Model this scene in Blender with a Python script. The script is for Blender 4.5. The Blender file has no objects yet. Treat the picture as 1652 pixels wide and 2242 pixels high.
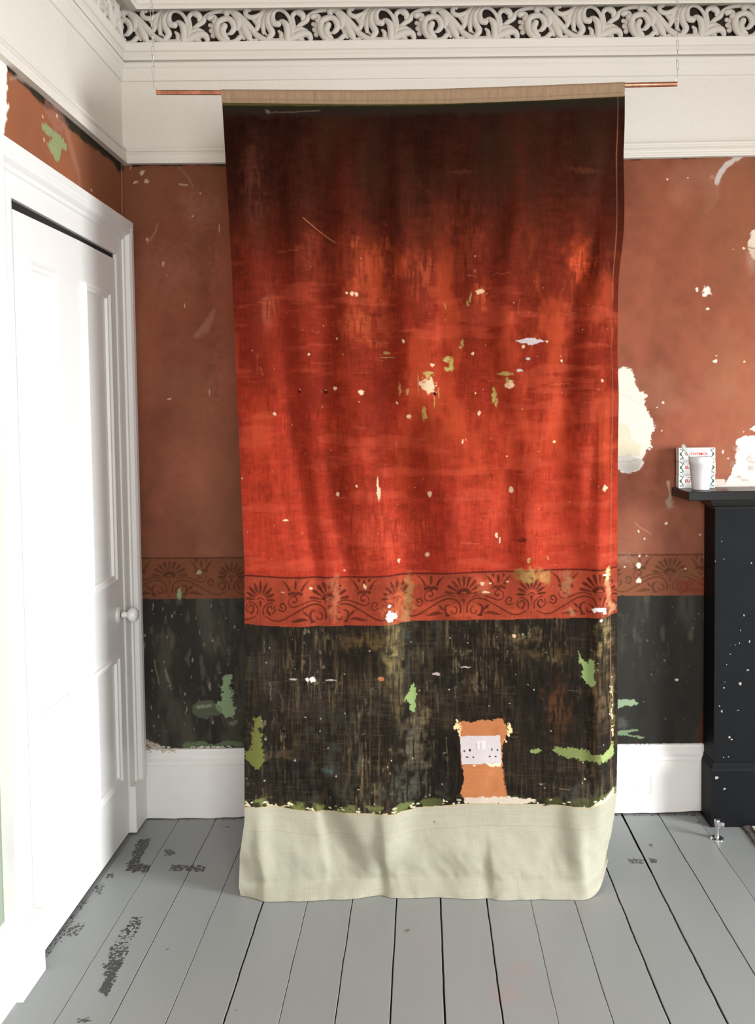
import bpy, bmesh, math, random
import numpy as np
from mathutils import Vector, Matrix

# ------------------------------------------------------------------ camera
F = 2000.0; CX, CY = 923.76, 1016.3
PITCH, YAW, ROLL = 0.0475, -0.001, -0.0103
D, W, H = 3.239, 1.0364, 1.42          # back wall distance, left wall distance, eye height (m)
XR, YF, ZC = 4.4, -1.6, 2.93           # right wall, wall behind the camera, ceiling
YC = 2.68                              # plane in which the cloth hangs

def _rot():
    c, s = math.cos(YAW), math.sin(YAW); A = np.array([[c, -s, 0], [s, c, 0], [0, 0, 1]])
    c, s = math.cos(PITCH), math.sin(PITCH); B = np.array([[1, 0, 0], [0, c, -s], [0, s, c]])
    c, s = math.cos(ROLL), math.sin(ROLL); Cc = np.array([[c, 0, s], [0, 1, 0], [-s, 0, c]])
    return Cc @ B @ A
RM = _rot()
def proj(X, Y, Z):
    Z = Z - H
    a = [RM[i, 0] * X + RM[i, 1] * Y + RM[i, 2] * Z for i in range(3)]
    return CX + F * a[0] / a[1], CY - F * a[2] / a[1]
def at(x, y, ax, val):
    d = RM.T @ np.array([(x - CX) / F, 1, -(y - CY) / F]); o = np.array([0, 0, H])
    return o + (val - o[ax]) / d[ax] * d

scene = bpy.context.scene
col = scene.collection
cd = bpy.data.cameras.new('camera'); cam = bpy.data.objects.new('camera', cd); col.objects.link(cam)
cd.sensor_fit = 'HORIZONTAL'; cd.sensor_width = 36; cd.lens = F * 36 / 1652
cd.shift_x = -(CX - 826) / 1652; cd.shift_y = (CY - 1121) / 1652
cd.clip_start = .05
M = Matrix(((RM[0][0], RM[2][0], -RM[1][0], 0), (RM[0][1], RM[2][1], -RM[1][1], 0), (RM[0][2], RM[2][2], -RM[1][2], H), (0, 0, 0, 1)))
cam.matrix_world = M
scene.camera = cam

# ------------------------------------------------------------------ light
world = bpy.data.worlds.new('sky'); scene.world = world; world.use_nodes = True
wb = world.node_tree.nodes['Background']; wb.inputs[0].default_value = (.75, .85, 1, 1); wb.inputs[1].default_value = 1.0
scene.view_settings.view_transform = 'Standard'; scene.view_settings.look = 'None'
scene.view_settings.gamma = 1; scene.view_settings.use_curve_mapping = False
scene.view_settings.exposure = 0.08

def area(name, loc, target, sx, sy, power, color, spread=180):
    l = bpy.data.lights.new(name, 'AREA'); l.shape = 'RECTANGLE'; l.size = sx; l.size_y = sy
    l.energy = power; l.color = color; l.spread = math.radians(spread)
    o = bpy.data.objects.new(name, l); col.objects.link(o); o.location = loc
    o.rotation_euler = (Vector(target) - Vector(loc)).to_track_quat('-Z', 'Y').to_euler()
    return o
WY0, WY1, WZ0, WZ1 = .0, 1.5, .45, 2.1      # the window in the right wall
area('daylight', (XR + .12, (WY0 + WY1) / 2, (WZ0 + WZ1) / 2), (0, (WY0 + WY1) / 2 + .3, -1.3), WY1 - WY0 - .06, WZ1 - WZ0 - .06, 268, (.97, .985, 1.0), 118)
area('fill_behind', (.9, YF - .1, 1.6), (.6, 3, 1.1), 1.2, 1.5, 84, (1.0, .985, .96), 150)  # added fill lamp, unseen behind the camera

# ------------------------------------------------------------------ numpy helpers
def s2l(c):
    c = np.asarray(c, dtype=float) / 255.
    return np.where(c <= .04045, c / 12.92, ((c + .055) / 1.055) ** 2.4)
def smooth(t):
    t = np.clip(t, 0, 1); return t * t * (3 - 2 * t)
def _hash(ix, iy, seed):
    h = (ix.astype(np.int64) * 374761393 + iy.astype(np.int64) * 668265263 + seed * 1442695041) & 0xffffffff
    h = ((h ^ (h >> 13)) * 1274126177) & 0xffffffff
    return ((h ^ (h >> 16)) & 0xffff) / 65535.
def vn(x, y, seed=0):
    x = np.asarray(x, dtype=float); y = np.asarray(y, dtype=float)
    ix = np.floor(x); iy = np.floor(y); fx = smooth(x - ix); fy = smooth(y - iy)
    a = _hash(ix, iy, seed); b = _hash(ix + 1, iy, seed); c = _hash(ix, iy + 1, seed); d = _hash(ix + 1, iy + 1, seed)
    return (a * (1 - fx) + b * fx) * (1 - fy) + (c * (1 - fx) + d * fx) * fy
def fbm(x, y, seed=0, o=4):
    r = 0; amp = .5; tot = 0
    for i in range(o):
        r = r + amp * vn(x * 2 ** i + 17.3 * i, y * 2 ** i - 9.1 * i, seed + i); tot += amp; amp *= .55
    return r / tot

class Paint:
    """colour of a painted or printed surface, one value per mesh vertex; shapes are given in photograph pixels of that surface"""
    def __init__(s, PX, PY, U, V, ppm=620.):
        s.PX, s.PY, s.U, s.V = PX, PY, U, V
        s.c = np.zeros(PX.shape + (3,)); s.ppm = ppm
        s.rmin, s.rmax = PY.min(1), PY.max(1); s.cmin, s.cmax = PX.min(0), PX.max(0)
    def win(s, x0, y0, x1, y1):
        r = np.nonzero((s.rmax >= y0) & (s.rmin <= y1))[0]; c = np.nonzero((s.cmax >= x0) & (s.cmin <= x1))[0]
        if len(r) == 0 or len(c) == 0: return None
        return slice(r[0], r[-1] + 1), slice(c[0], c[-1] + 1)
    def mix(s, w, a, color):
        a = a[..., None]; s.c[w] = s.c[w] * (1 - a) + s2l(color) * a
    def warp(s, w, amt, freq, seed):
        x, y = s.PX[w], s.PY[w]
        if amt:
            u, v = s.PX[w] * freq, s.PY[w] * freq
            x = x + (fbm(u, v, seed, 4) - .5) * 2 * amt; y = y + (fbm(u + 31, v + 7, seed + 5, 4) - .5) * 2 * amt
        return x, y
    def blob(s, cx, cy, rx, ry, color, a=1., soft=.12, rough=.35, freq=.12, seed=1, ang=0, streak=False):
        m = max(rx, ry) * (1.5 + soft)
        w = s.win(cx - m, cy - m, cx + m, cy + m)
        if w is None: return
        x, y = s.warp(w, rough * min(rx, ry) * 2, max(freq, .6 / max(rx, ry)), seed)
        dx, dy = x - cx, y - cy; ca, sa = math.cos(ang), math.sin(ang)
        r = np.hypot((dx * ca + dy * sa) / rx, (-dx * sa + dy * ca) / ry)
        al = a * smooth((1 + soft - r) / (2 * soft) if soft > 0 else r < 1)
        if streak: al = al * np.clip(.12 + 1.3 * smooth((fbm(s.PX[w] * .22, s.PY[w] * .028, seed, 5) - .36) * 4) * (.5 + smooth((fbm(s.PX[w] * .05, s.PY[w] * .3, seed + 3, 4) - .3) * 3)), 0, 1.2)
        s.mix(w, np.clip(al, 0, 1), color)
    def poly(s, pts, color, a=1., rough=6, freq=.1, seed=1, dist=None):
        p = np.array(pts, float); m = rough * 1.2 + 2
        w = s.win(p[:, 0].min() - m, p[:, 1].min() - m, p[:, 0].max() + m, p[:, 1].max() + m)
        if w is None: return
        x, y = s.warp(w, rough, freq, seed)
        inside = np.zeros(x.shape, bool)
        for i in range(len(p)):
            (x1, y1), (x2, y2) = p[i], p[i - 1]
            if y1 == y2: continue
            inside ^= ((y1 > y) != (y2 > y)) & (x < (x2 - x1) * (y - y1) / (y2 - y1) + x1)
        al = inside * a
        if dist is not None: al = al * dist(s.PX[w], s.PY[w])
        s.mix(w, al, color)
    def stroke(s, pts, r, color, a=1., soft=.8, rough=0, seed=1, freq=.2):
        p = np.array(pts, float); n = len(p)
        rr = np.full(n, r) if np.isscalar(r) else np.interp(np.linspace(0, 1, n), np.linspace(0, 1, len(r)), r)
        m = rr.max() + soft + rough + 2
        w = s.win(p[:, 0].min() - m, p[:, 1].min() - m, p[:, 0].max() + m, p[:, 1].max() + m)
        if w is None: return
        x, y = s.warp(w, rough, freq, seed)
        best = np.full(x.shape, -1e9)
        for i in range(n - 1):
            ax, ay = p[i]; bx, by = p[i + 1]; L = (bx - ax) ** 2 + (by - ay) ** 2 + 1e-9
            t = np.clip(((x - ax) * (bx - ax) + (y - ay) * (by - ay)) / L, 0, 1)
            d = np.hypot(x - ax - t * (bx - ax), y - ay - t * (by - ay))
            best = np.maximum(best, rr[i] + t * (rr[i + 1] - rr[i]) - d)
        s.mix(w, a * smooth((best + soft) / (2 * soft)), color)

def catmull(pts, n=6):
    p = [np.array(q, float) for q in pts]; p = [2 * p[0] - p[1]] + p + [2 * p[-1] - p[-2]]; out = []
    for i in range(1, len(p) - 2):
        for k in range(n):
            t = k / n
            out.append(.5 * ((2 * p[i]) + (-p[i - 1] + p[i + 1]) * t + (2 * p[i - 1] - 5 * p[i] + 4 * p[i + 1] - p[i + 2]) * t * t + (-p[i - 1] + 3 * p[i] - 3 * p[i + 1] + p[i + 2]) * t ** 3))
    out.append(p[-2]); return np.array(out)

def stencil(P, xc, line, unit, a, color, rnd, base_y):
    """one repeat of the stencilled anthemion border. xc: centre of the round palmette, line(x): y of its top line, unit: pixels per drawing unit"""
    def put(pts, r, mirror=None, aa=1., x0=0):
        for sg in ((1, -1) if mirror is not None else (1,)):
            q = [((mirror + sg * (x - mirror)) if mirror is not None else x, y) for x, y in pts]
            q = catmull(q, 4) if len(q) > 2 else np.array(q, float)
            pp = [(xc + x * unit, line(xc + x * unit) + y * unit * base_y) for x, y in q]
            rr = [v * unit for v in r] if isinstance(r, (list, tuple)) else r * unit
            P.stroke(pp, rr, color, a * aa * (.8 + .2 * rnd.random()), soft=.7)
    def rad(cx, cy, ang, r0, r1, w, k=1.):
        s_, c_ = math.sin(math.radians(ang)), math.cos(math.radians(ang))
        pts = [(cx + s_ * (r0 + (r1 - r0) * t), cy - c_ * (r0 + (r1 - r0) * t) * k) for t in np.linspace(0, 1, 6)]
        put(pts, w)
    for ang, ro in ((0, 236), (19, 240), (-19, 240), (39, 240), (-39, 240), (59, 244), (-59, 244), (80, 250), (-80, 250)):
        rad(0, 268, ang, 112, ro - 18, [7, 10, 14, 18, 21, 20], .95)
    for ang in range(-72, 73, 18): rad(0, 268, ang, 62, 88, [17, 15], .9)
    put([(-62, 285), (-30, 262), (0, 256), (30, 262), (62, 285)], [5, 8, 5]); put([(-40, 300), (0, 284), (40, 300)], [4, 6, 4])
    put([(0, 325), (0, 360)], [17, 7]); put([(0, 360), (0, 558)], 2.6)
    put([(42, 480), (42, 410), (80, 340), (165, 308), (270, 325), (400, 392)], [12, 10, 9, 12, 9], mirror=0)
    put([(415, 400), (520, 460), (600, 500), (690, 512), (795, 468)], [9, 10, 8], mirror=0)
    put([(105, 288), (200, 266), (300, 286), (430, 332), (490, 318), (508, 270), (475, 222), (425, 212), (398, 245), (415, 278), (445, 270)], [7, 9, 8, 6, 8, 9, 12], mirror=0)
    put([(180, 378), (232, 400), (238, 460), (215, 505)], [8, 16, 18], mirror=0); put([(190, 515), (238, 520)], [14, 8], mirror=0)
    put([(130, 400), (90, 430), (95, 480), (140, 492), (160, 460)], [7, 10, 9], mirror=0)
    put([(262, 492), (320, 482), (375, 490), (430, 502), (482, 512)], [4, 20, 25, 14, 3], mirror=0)
    put([(255, 448), (290, 415), (318, 388)], [6, 19, 8], mirror=0)
    # the tulip between
    for tx in (440,):
        put([(tx, 38), (tx, 75), (tx, 122)], [10, 22, 12])
        put([(tx + 170, 28), (tx + 110, 85), (tx + 78, 140)], [2, 13, 17], mirror=tx)
        put([(tx + 68, 36), (tx + 60, 62)], [20, 6], mirror=tx)
        put([(tx - 74, 185), (tx - 30, 172), (tx, 186), (tx + 30, 172), (tx + 74, 185)], [22, 20, 24, 20, 22])
    for tx in (-420,):
        put([(tx, 38), (tx, 75), (tx, 122)], [10, 20, 12])
        put([(tx + 170, 28), (tx + 110, 85), (tx + 78, 140)], [2, 13, 17], mirror=tx)
        put([(tx - 74, 185), (tx - 30, 172), (tx, 186), (tx + 30, 172), (tx + 74, 185)], [22, 20, 24, 20, 22])
    # pointed palmette half a repeat away
    bx = 860
    for ang, ro in ((0, 245), (22, 238), (-22, 238), (44, 225), (-44, 225), (66, 210), (-66, 210), (88, 205), (-88, 205)):
        rad(bx, 272, ang, 72, ro - 12, [5, 14, 19, 20, 15, 4], .95)
    put([(bx - 44, 272), (bx, 250), (bx + 44, 272)], [7, 9, 7])
    put([(bx, 295), (bx, 350)], [18, 6]); put([(bx, 350), (bx, 558)], 2.6)
    put([(bx - 40, 440), (bx - 38, 370), (bx - 95, 312), (bx - 150, 306)], [10, 9, 8], mirror=bx)
    put([(bx - 152, 430), (bx - 185, 385), (bx - 172, 335)], [8, 11, 8], mirror=bx)
    put([(bx - 120, 435), (bx - 88, 400), (bx - 95, 355), (bx - 130, 340), (bx - 150, 372)], [17, 12, 9], mirror=bx)
    put([(bx - 235, 372), (bx - 290, 392), (bx - 325, 350), (bx - 300, 302), (bx - 255, 312), (bx - 262, 345), (bx - 285, 348)], [8, 11, 8], mirror=bx)

def grid_object(name, X, Y, Z, mat, color=None, extra=None, parent=None, smooth_shade=True, flip=False):
    n, m = X.shape
    me = bpy.data.meshes.new(name)
    co = np.stack([X, Y, Z], -1).reshape(-1, 3).astype(np.float32)
    idx = np.arange(n * m).reshape(n, m)
    q = np.stack([idx[:-1, :-1], idx[:-1, 1:], idx[1:, 1:], idx[1:, :-1]], -1).reshape(-1, 4)
    if flip: q = q[:, ::-1]
    me.vertices.add(len(co)); me.vertices.foreach_set('co', co.ravel())
    me.loops.add(q.size); me.loops.foreach_set('vertex_index', q.ravel().astype(np.int32))
    me.polygons.add(len(q)); me.polygons.foreach_set('loop_start', (np.arange(len(q)) * 4).astype(np.int32))
    me.update(calc_edges=True)
    me.polygons.foreach_set('use_smooth', np.full(len(q), smooth_shade))
    if color is not None:
        a = me.color_attributes.new('paint', 'FLOAT_COLOR', 'POINT')
        c = np.ones((n * m, 4), np.float32); c[:, :3] = np.clip(color.reshape(-1, 3), 0, 1); a.data.foreach_set('color', c.ravel())
    for k, v in (extra or {}).items():
        a = me.attributes.new(k, 'FLOAT', 'POINT'); a.data.foreach_set('value', v.ravel().astype(np.float32))
    me.materials.append(mat)
    o = bpy.data.objects.new(name, me); col.objects.link(o)
    if parent: o.parent = parent
    return o

# ------------------------------------------------------------------ mesh builder
class MB:
    def __init__(s): s.v = []; s.f = []; s.sm = []
    def add(s, vs, fs, sm=False):
        o = len(s.v); s.v += [tuple(v) for v in vs]; s.f += [tuple(i + o for i in f) for f in fs]; s.sm += [sm] * len(fs)
    def box(s, x0, y0, z0, x1, y1, z1):
        s.add([(x0, y0, z0), (x1, y0, z0), (x1, y1, z0), (x0, y1, z0), (x0, y0, z1), (x1, y0, z1), (x1, y1, z1), (x0, y1, z1)],
              [(0, 3, 2, 1), (4, 5, 6, 7), (0, 1, 5, 4), (1, 2, 6, 5), (2, 3, 7, 6), (3, 0, 4, 7)])
    def loft(s, rings, closed=True, caps=True, sm=False):
        n = len(rings[0]); vs = [p for r in rings for p in r]; fs = []
        for i in range(len(rings) - 1):
            for j in range(n if closed else n - 1):
                k = (j + 1) % n; fs.append((i * n + j, i * n + k, (i + 1) * n + k, (i + 1) * n + j))
        s.add(vs, fs, sm)
        if caps:
            s.add(rings[0], [tuple(range(n))[::-1]]); s.add(rings[-1], [tuple(range(n))])
    def tube(s, pts, r, n=8, sm=True, caps=True, flat=1.):
        p = [Vector(q) for q in pts]; rings = []; up = None
        for i, q in enumerate(p):
            t = (p[min(i + 1, len(p) - 1)] - p[max(i - 1, 0)]).normalized()
            if up is None: up = Vector((0, 1, 0)) if abs(t.y) < .9 else Vector((1, 0, 0))
            a = t.cross(up).normalized(); b = a.cross(t)
            ri = r if np.isscalar(r) else r[i]
            rings.append([q + a * (ri * math.cos(2 * math.pi * k / n)) + b * (ri * flat * math.sin(2 * math.pi * k / n)) for k in range(n)])
        s.loft(rings, True, caps, sm)
    def lathe(s, prof, origin, axis='Z', n=32, sm=True):
        o = Vector(origin); rings = []
        for r, h in prof:
            ring = []
            for k in range(n):
                a = 2 * math.pi * k / n; c, d = r * math.cos(a), r * math.sin(a)
                ring.append(o + (Vector((c, d, h)) if axis == 'Z' else Vector((h, c, d)) if axis == 'X' else Vector((c, -h, d))))
            rings.append(ring)
        s.loft(rings, True, True, sm)
    def sphere(s, c, rx, ry, rz, n=10, m=7):
        rings = []
        for i in range(m + 1):
            ph = math.pi * i / m; rings.append([(c[0] + rx * math.sin(ph) * math.cos(2 * math.pi * k / n) , c[1] + ry * math.cos(ph), c[2] + rz * math.sin(ph) * math.sin(2 * math.pi * k / n)) for k in range(n)])
        s.loft(rings, True, False, True)
    def build(s, name, mat, parent=None, bevel=0, seg=2, weld=False, fix=True):
        me = bpy.data.meshes.new(name); me.from_pydata(s.v, [], s.f); me.polygons.foreach_set('use_smooth', s.sm)
        bm = bmesh.new(); bm.from_mesh(me)
        if weld: bmesh.ops.remove_doubles(bm, verts=bm.verts, dist=1e-5)
        if fix: bmesh.ops.recalc_face_normals(bm, faces=bm.faces)
        bm.to_mesh(me); bm.free()
        me.materials.append(mat); o = bpy.data.objects.new(name, me); col.objects.link(o)
        if parent: o.parent = parent
        if bevel:
            b = o.modifiers.new('bevel', 'BEVEL'); b.width = bevel; b.segments = seg; b.limit_method = 'ANGLE'; b.angle_limit = .6
        return o

def tag(o, label=None, cat=None, group=None, kind=None):
    if label: o['label'] = label
    if cat: o['category'] = cat
    if group: o['group'] = group
    if kind: o['kind'] = kind
    return o
def empty(name, loc=(0, 0, 0)):
    o = bpy.data.objects.new(name, None); col.objects.link(o); o.location = loc; return o
def struct(o): o['kind'] = 'structure'; return o
def rebase(o, loc):
    """put the object's origin at loc, leaving its mesh where it stands"""
    me = o.data; me.transform(Matrix.Translation(-Vector(loc))); o.location = loc; return o

# ------------------------------------------------------------------ materials
def mat(name, base=(.8, .8, .8), rough=.5, metal=0., attr=None, noise=0., nscale=40., bump=0., bscale=200., spec=.5, stretch=(1, 1, 1), extra=None, coat=0.):
    m = bpy.data.materials.new(name); m.use_nodes = True; nt = m.node_tree; N = nt.nodes; L = nt.links
    b = N['Principled BSDF']; b.inputs['Roughness'].default_value = rough; b.inputs['Metallic'].default_value = metal
    b.inputs['Specular IOR Level'].default_value = spec; b.inputs['Coat Weight'].default_value = coat
    tc = N.new('ShaderNodeTexCoord'); mp = N.new('ShaderNodeMapping'); mp.inputs['Scale'].default_value = stretch
    L.new(tc.outputs['Object'], mp.inputs['Vector'])
    if attr:
        a = N.new('ShaderNodeAttribute'); a.attribute_name = attr; src = a.outputs['Color']
    else:
        r = N.new('ShaderNodeRGB'); r.outputs[0].default_value = (*base, 1); src = r.outputs[0]
    if noise:
        t = N.new('ShaderNodeTexNoise'); t.inputs['Scale'].default_value = nscale; t.inputs['Detail'].default_value = 6; t.inputs['Roughness'].default_value = .65
        L.new(mp.outputs[0], t.inputs['Vector'])
        r = N.new('ShaderNodeMapRange'); r.inputs['From Min'].default_value = .25; r.inputs['From Max'].default_value = .75
        r.inputs['To Min'].default_value = 1 - noise; r.inputs['To Max'].default_value = 1 + noise
        L.new(t.outputs['Fac'], r.inputs['Value'])
        x = N.new('ShaderNodeVectorMath'); x.operation = 'SCALE'; L.new(src, x.inputs[0]); L.new(r.outputs[0], x.inputs['Scale']); src = x.outputs[0]
    if extra: src = extra(N, L, src, mp, b)
    L.new(src, b.inputs['Base Color'])
    if bump:
        t = N.new('ShaderNodeTexNoise'); t.inputs['Scale'].default_value = bscale; t.inputs['Detail'].default_value = 5
        L.new(mp.outputs[0], t.inputs['Vector'])
        bp = N.new('ShaderNodeBump'); bp.inputs['Strength'].default_value = bump; bp.inputs['Distance'].default_value = .002
        L.new(t.outputs['Fac'], bp.inputs['Height']); L.new(bp.outputs[0], b.inputs['Normal'])
    return m

def weave(N, L, src, mp, b):
    # fine threads both ways
    for ax, sc in (((1, .02, .02), 900), ((.02, .02, 1), 900)):
        m2 = N.new('ShaderNodeMapping'); m2.inputs['Scale'].default_value = ax
        tc = N.new('ShaderNodeTexCoord'); L.new(tc.outputs['Object'], m2.inputs['Vector'])
        t = N.new('ShaderNodeTexNoise'); t.inputs['Scale'].default_value = sc; t.inputs['Detail'].default_value = 2
        L.new(m2.outputs[0], t.inputs['Vector'])
        r = N.new('ShaderNodeMapRange'); r.inputs['From Min'].default_value = .3; r.inputs['From Max'].default_value = .7
        r.inputs['To Min'].default_value = .95; r.inputs['To Max'].default_value = 1.05
        L.new(t.outputs['Fac'], r.inputs['Value'])
        x = N.new('ShaderNodeVectorMath'); x.operation = 'SCALE'; L.new(src, x.inputs[0]); L.new(r.outputs[0], x.inputs['Scale']); src = x.outputs[0]
    return src

def peel(N, L, src, mp, b):
    """black old finish where the grey floor paint has flaked off, and dirt"""
    a = N.new('ShaderNodeAttribute'); a.attribute_name = 'peel'
    tcp = N.new('ShaderNodeTexCoord'); t = N.new('ShaderNodeTexNoise'); t.inputs['Scale'].default_value = 95; t.inputs['Detail'].default_value = 5; t.inputs['Roughness'].default_value = .6
    t2 = N.new('ShaderNodeTexNoise'); t2.inputs['Scale'].default_value = 11; t2.inputs['Detail'].default_value = 2
    for q in (t, t2): L.new(tcp.outputs['Object'], q.inputs['Vector'])
    m1 = N.new('ShaderNodeMath'); m1.operation = 'MULTIPLY_ADD'; m1.inputs[1].default_value = 1.25; L.new(t.outputs['Fac'], m1.inputs[0]); L.new(a.outputs['Fac'], m1.inputs[2])
    g = N.new('ShaderNodeMapRange'); g.inputs['From Min'].default_value = .93; g.inputs['From Max'].default_value = .96; L.new(m1.outputs[0], g.inputs['Value'])
    mx = N.new('ShaderNodeMix'); mx.data_type = 'RGBA'; L.new(g.outputs[0], mx.inputs['Factor']); L.new(src, mx.inputs[6]); mx.inputs[7].default_value = (.035, .034, .032, 1)
    return mx.outputs[2]

def chips(dens, scale, colr):
    def f(N, L, src, mp, b):
        v = N.new('ShaderNodeTexVoronoi'); v.inputs['Scale'].default_value = scale; L.new(mp.outputs[0], v.inputs['Vector'])
        sp = N.new('ShaderNodeSeparateColor'); L.new(v.outputs['Color'], sp.inputs[0])
        k = N.new('ShaderNodeMapRange'); k.inputs['From Min'].default_value = 1 - dens; k.inputs['From Max'].default_value = 1; k.inputs['To Max'].default_value = .22; L.new(sp.outputs[0], k.inputs['Value'])
        t = N.new('ShaderNodeTexNoise'); t.inputs['Scale'].default_value = 400; L.new(mp.outputs[0], t.inputs['Vector'])
        s1 = N.new('ShaderNodeMath'); s1.operation = 'MULTIPLY'; L.new(k.outputs[0], s1.inputs[0]); L.new(t.outputs['Fac'], s1.inputs[1])
        c = N.new('ShaderNodeMath'); c.operation = 'LESS_THAN'; L.new(v.outputs['Distance'], c.inputs[0]); L.new(s1.outputs[0], c.inputs[1])
        mx = N.new('ShaderNodeMix'); mx.data_type = 'RGBA'; L.new(c.outputs[0], mx.inputs['Factor']); L.new(src, mx.inputs[6]); mx.inputs[7].default_value = (*colr, 1)
        return mx.outputs[2]
    return f

M_cream = mat('cream_wall_paint', (.70, .665, .60), .75, noise=.03, nscale=3, bump=.04, bscale=60)
M_wood = mat('white_gloss_paint', (.80, .797, .775), .38, noise=.025, nscale=6, bump=.06, bscale=90)
M_plasterwork = mat('painted_plaster', (.58, .545, .485), .7, noise=.04, nscale=20, bump=.15, bscale=120)
M_recess = mat('dark_recess', (.035, .022, .016), .9, noise=.2, nscale=15)
M_wall = mat('distressed_wall_paint', attr='paint', rough=.72, noise=.035, nscale=90, bump=.14, bscale=140, spec=.12)
M_print = mat('printed_canvas', attr='paint', rough=.95, noise=.05, nscale=260, bump=.15, bscale=900, spec=.03, extra=weave)
M_hem = mat('raw_canvas', (.27, .185, .115), .9, noise=.16, nscale=60, bump=.4, bscale=300, spec=.1, stretch=(3, 1, .4))
M_floor = mat('grey_floor_paint', (.37, .385, .41), .42, noise=.045, nscale=5, bump=.1, bscale=60, stretch=(1, .25, 1), extra=peel)
M_gap = mat('gap_dark', (.012, .011, .010), .95)  # near-black for floorboard gaps and the painted shade round the door leaf
M_black = mat('black_eggshell_paint', (.0045, .0054, .0068), .55, spec=.13, noise=.2, nscale=12, bump=.1, bscale=120, extra=chips(.16, 55, (.30, .30, .30)))
M_shelf = mat('black_gloss_shelf', (.006, .0057, .0057), .34, spec=.35, noise=.15, nscale=20)
M_copper = mat('copper_pipe', (.55, .25, .16), .32, 1., noise=.5, nscale=35, bump=.1, bscale=60)
M_steel = mat('chain_steel', (.62, .62, .58), .35, 1.)
M_chrome = mat('chrome', (.78, .80, .82), .12, 1.)
M_china = mat('white_china', (.80, .79, .78), .12, spec=.6, coat=.4)
M_cup = mat('white_enamel_cup', (.74, .74, .74), .4)
M_card = mat('white_carton', (.82, .82, .80), .55)
M_red = mat('red_ink', (.62, .035, .025), .5)
M_green = mat('green_ink', (.03, .12, .08), .5)
M_greyink = mat('grey_ink', (.33, .36, .35), .5)
M_brush = mat('green_plastic', (.22, .42, .36), .3)
M_bristle = mat('brush_bristles', (.72, .68, .5), .6)
M_brass = mat('worn_brass', (.12, .10, .08), .5, .6)
M_iron = mat('cast_iron', (.02, .02, .02), .5, .2, noise=.2, nscale=30)
M_tile = mat('cream_tile', (.72, .68, .55), .35, noise=.05, nscale=20)
M_grout = mat('rough_mortar', (.10, .09, .08), .95, noise=.6, nscale=60, bump=.8, bscale=100)
M_chalk = mat('crumbled_plaster', (.62, .58, .50), .95, noise=.25, nscale=80, bump=.6, bscale=150)
M_room = mat('room_paint', (.40, .385, .35), .8, noise=.05, nscale=3)
M_ceil = mat('ceiling_paint', (.50, .47, .43), .85, noise=.02, nscale=3)

rnd = random.Random(7)

# ------------------------------------------------------------------ floor
seams = [-1.15, -1.02, -.889, -.755, -.624, -.487, -.356, -.223, -.092, .038, .175, .305, .434, .566, .701, .832, .962, 1.095]
gapw = {-1.02: .0015, -.889: .0015, -.755: .0022, -.624: .0018, -.487: .0045, -.356: .0018, -.223: .0028, -.092: .0042, .038: .0052, .175: .0042, .305: .0012, .434: .0018,
        .566: .0045, .701: .0052, .832: .003, .962: .0015, 1.095: .0015}
while seams[-1] < XR - .14: seams.append(round(seams[-1] + .131, 3))
seams.append(XR + .05)
ys = np.concatenate([np.arange(YF - .05, 1.6, .12), np.arange(1.6, D + .02, .006)])
cols = []
PEEL = [  # (polygon in the photograph's pixels, strength)
    ([(302, 1838), (332, 1836), (318, 1868), (305, 1890), (330, 1892), (326, 1910), (272, 1908), (285, 1880)], .62),
    ([(372, 1893), (450, 1893), (448, 1908), (366, 1908)], .52), ([(358, 1857), (378, 1860), (386, 1872), (360, 1872)], .58),
    ([(236, 1912), (252, 1912), (244, 1926), (230, 1926)], .5), ([(212, 1938), (228, 1936), (222, 1960), (208, 1956)], .5),
    ([(285, 2008), (314, 2008), (304, 2036), (270, 2040)], .48), ([(262, 2036), (300, 2036), (280, 2080), (246, 2075)], .40), ([(240, 2074), (284, 2074), (264, 2118), (232, 2110)], .50),
    ([(222, 2112), (268, 2102), (256, 2140), (236, 2180), (212, 2170), (232, 2140)], .66),
    ([(168, 2026), (190, 2014), (180, 2034), (164, 2050), (140, 2052), (144, 2036)], .48), ([(166, 2232), (200, 2226), (196, 2238), (166, 2240)], .6),
    ([(1370, 1878), (1410, 1884), (1408, 1892), (1376, 1890)], .56), ([(1418, 1878), (1440, 1880), (1438, 1890), (1420, 1890)], .56), ([(1420, 1845), (1428, 1850), (1427, 1858), (1420, 1856)], .5),
    ([(484, 1808), (508, 1808), (506, 1812), (484, 1812)], .5), ([(88, 2070), (100, 2055), (110, 2030), (100, 2050)], .4), ([(1528, 1796), (1536, 1800), (1534, 1804), (1526, 1800)], .55),
    ([(516, 2206), (524, 2206), (522, 2214), (517, 2212)], .5)]
xs, zs, gp = [], [], []
for i in range(len(seams) - 1):
    a, b = seams[i], seams[i + 1]
    ga, gb = gapw.get(a, .003) / 2, gapw.get(b, .003) / 2
    inner = list(np.linspace(a + ga + .0009, b - gb - .0009, 22 if b < 1.3 else 3))
    xs += [a + ga, a + ga] + inner + [b - gb, b - gb]
    zs += [-.016, -.0007] + [0] * len(inner) + [-.0007, -.016]
    gp += [1, 1] + [0] * len(inner) + [1, 1]
xs, zs, gp = np.array(xs), np.array(zs, float), np.array(gp)
XX, YY = np.meshgrid(xs, ys); ZZ = np.tile(zs, (len(ys), 1))
edge = (vn(YY * 9, XX * 3.1 + 50, 3) - .5) * .0022 + (vn(YY * 40, XX * 5.7, 5) - .5) * .0012
XX = XX + edge * gp[None, :]
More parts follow.
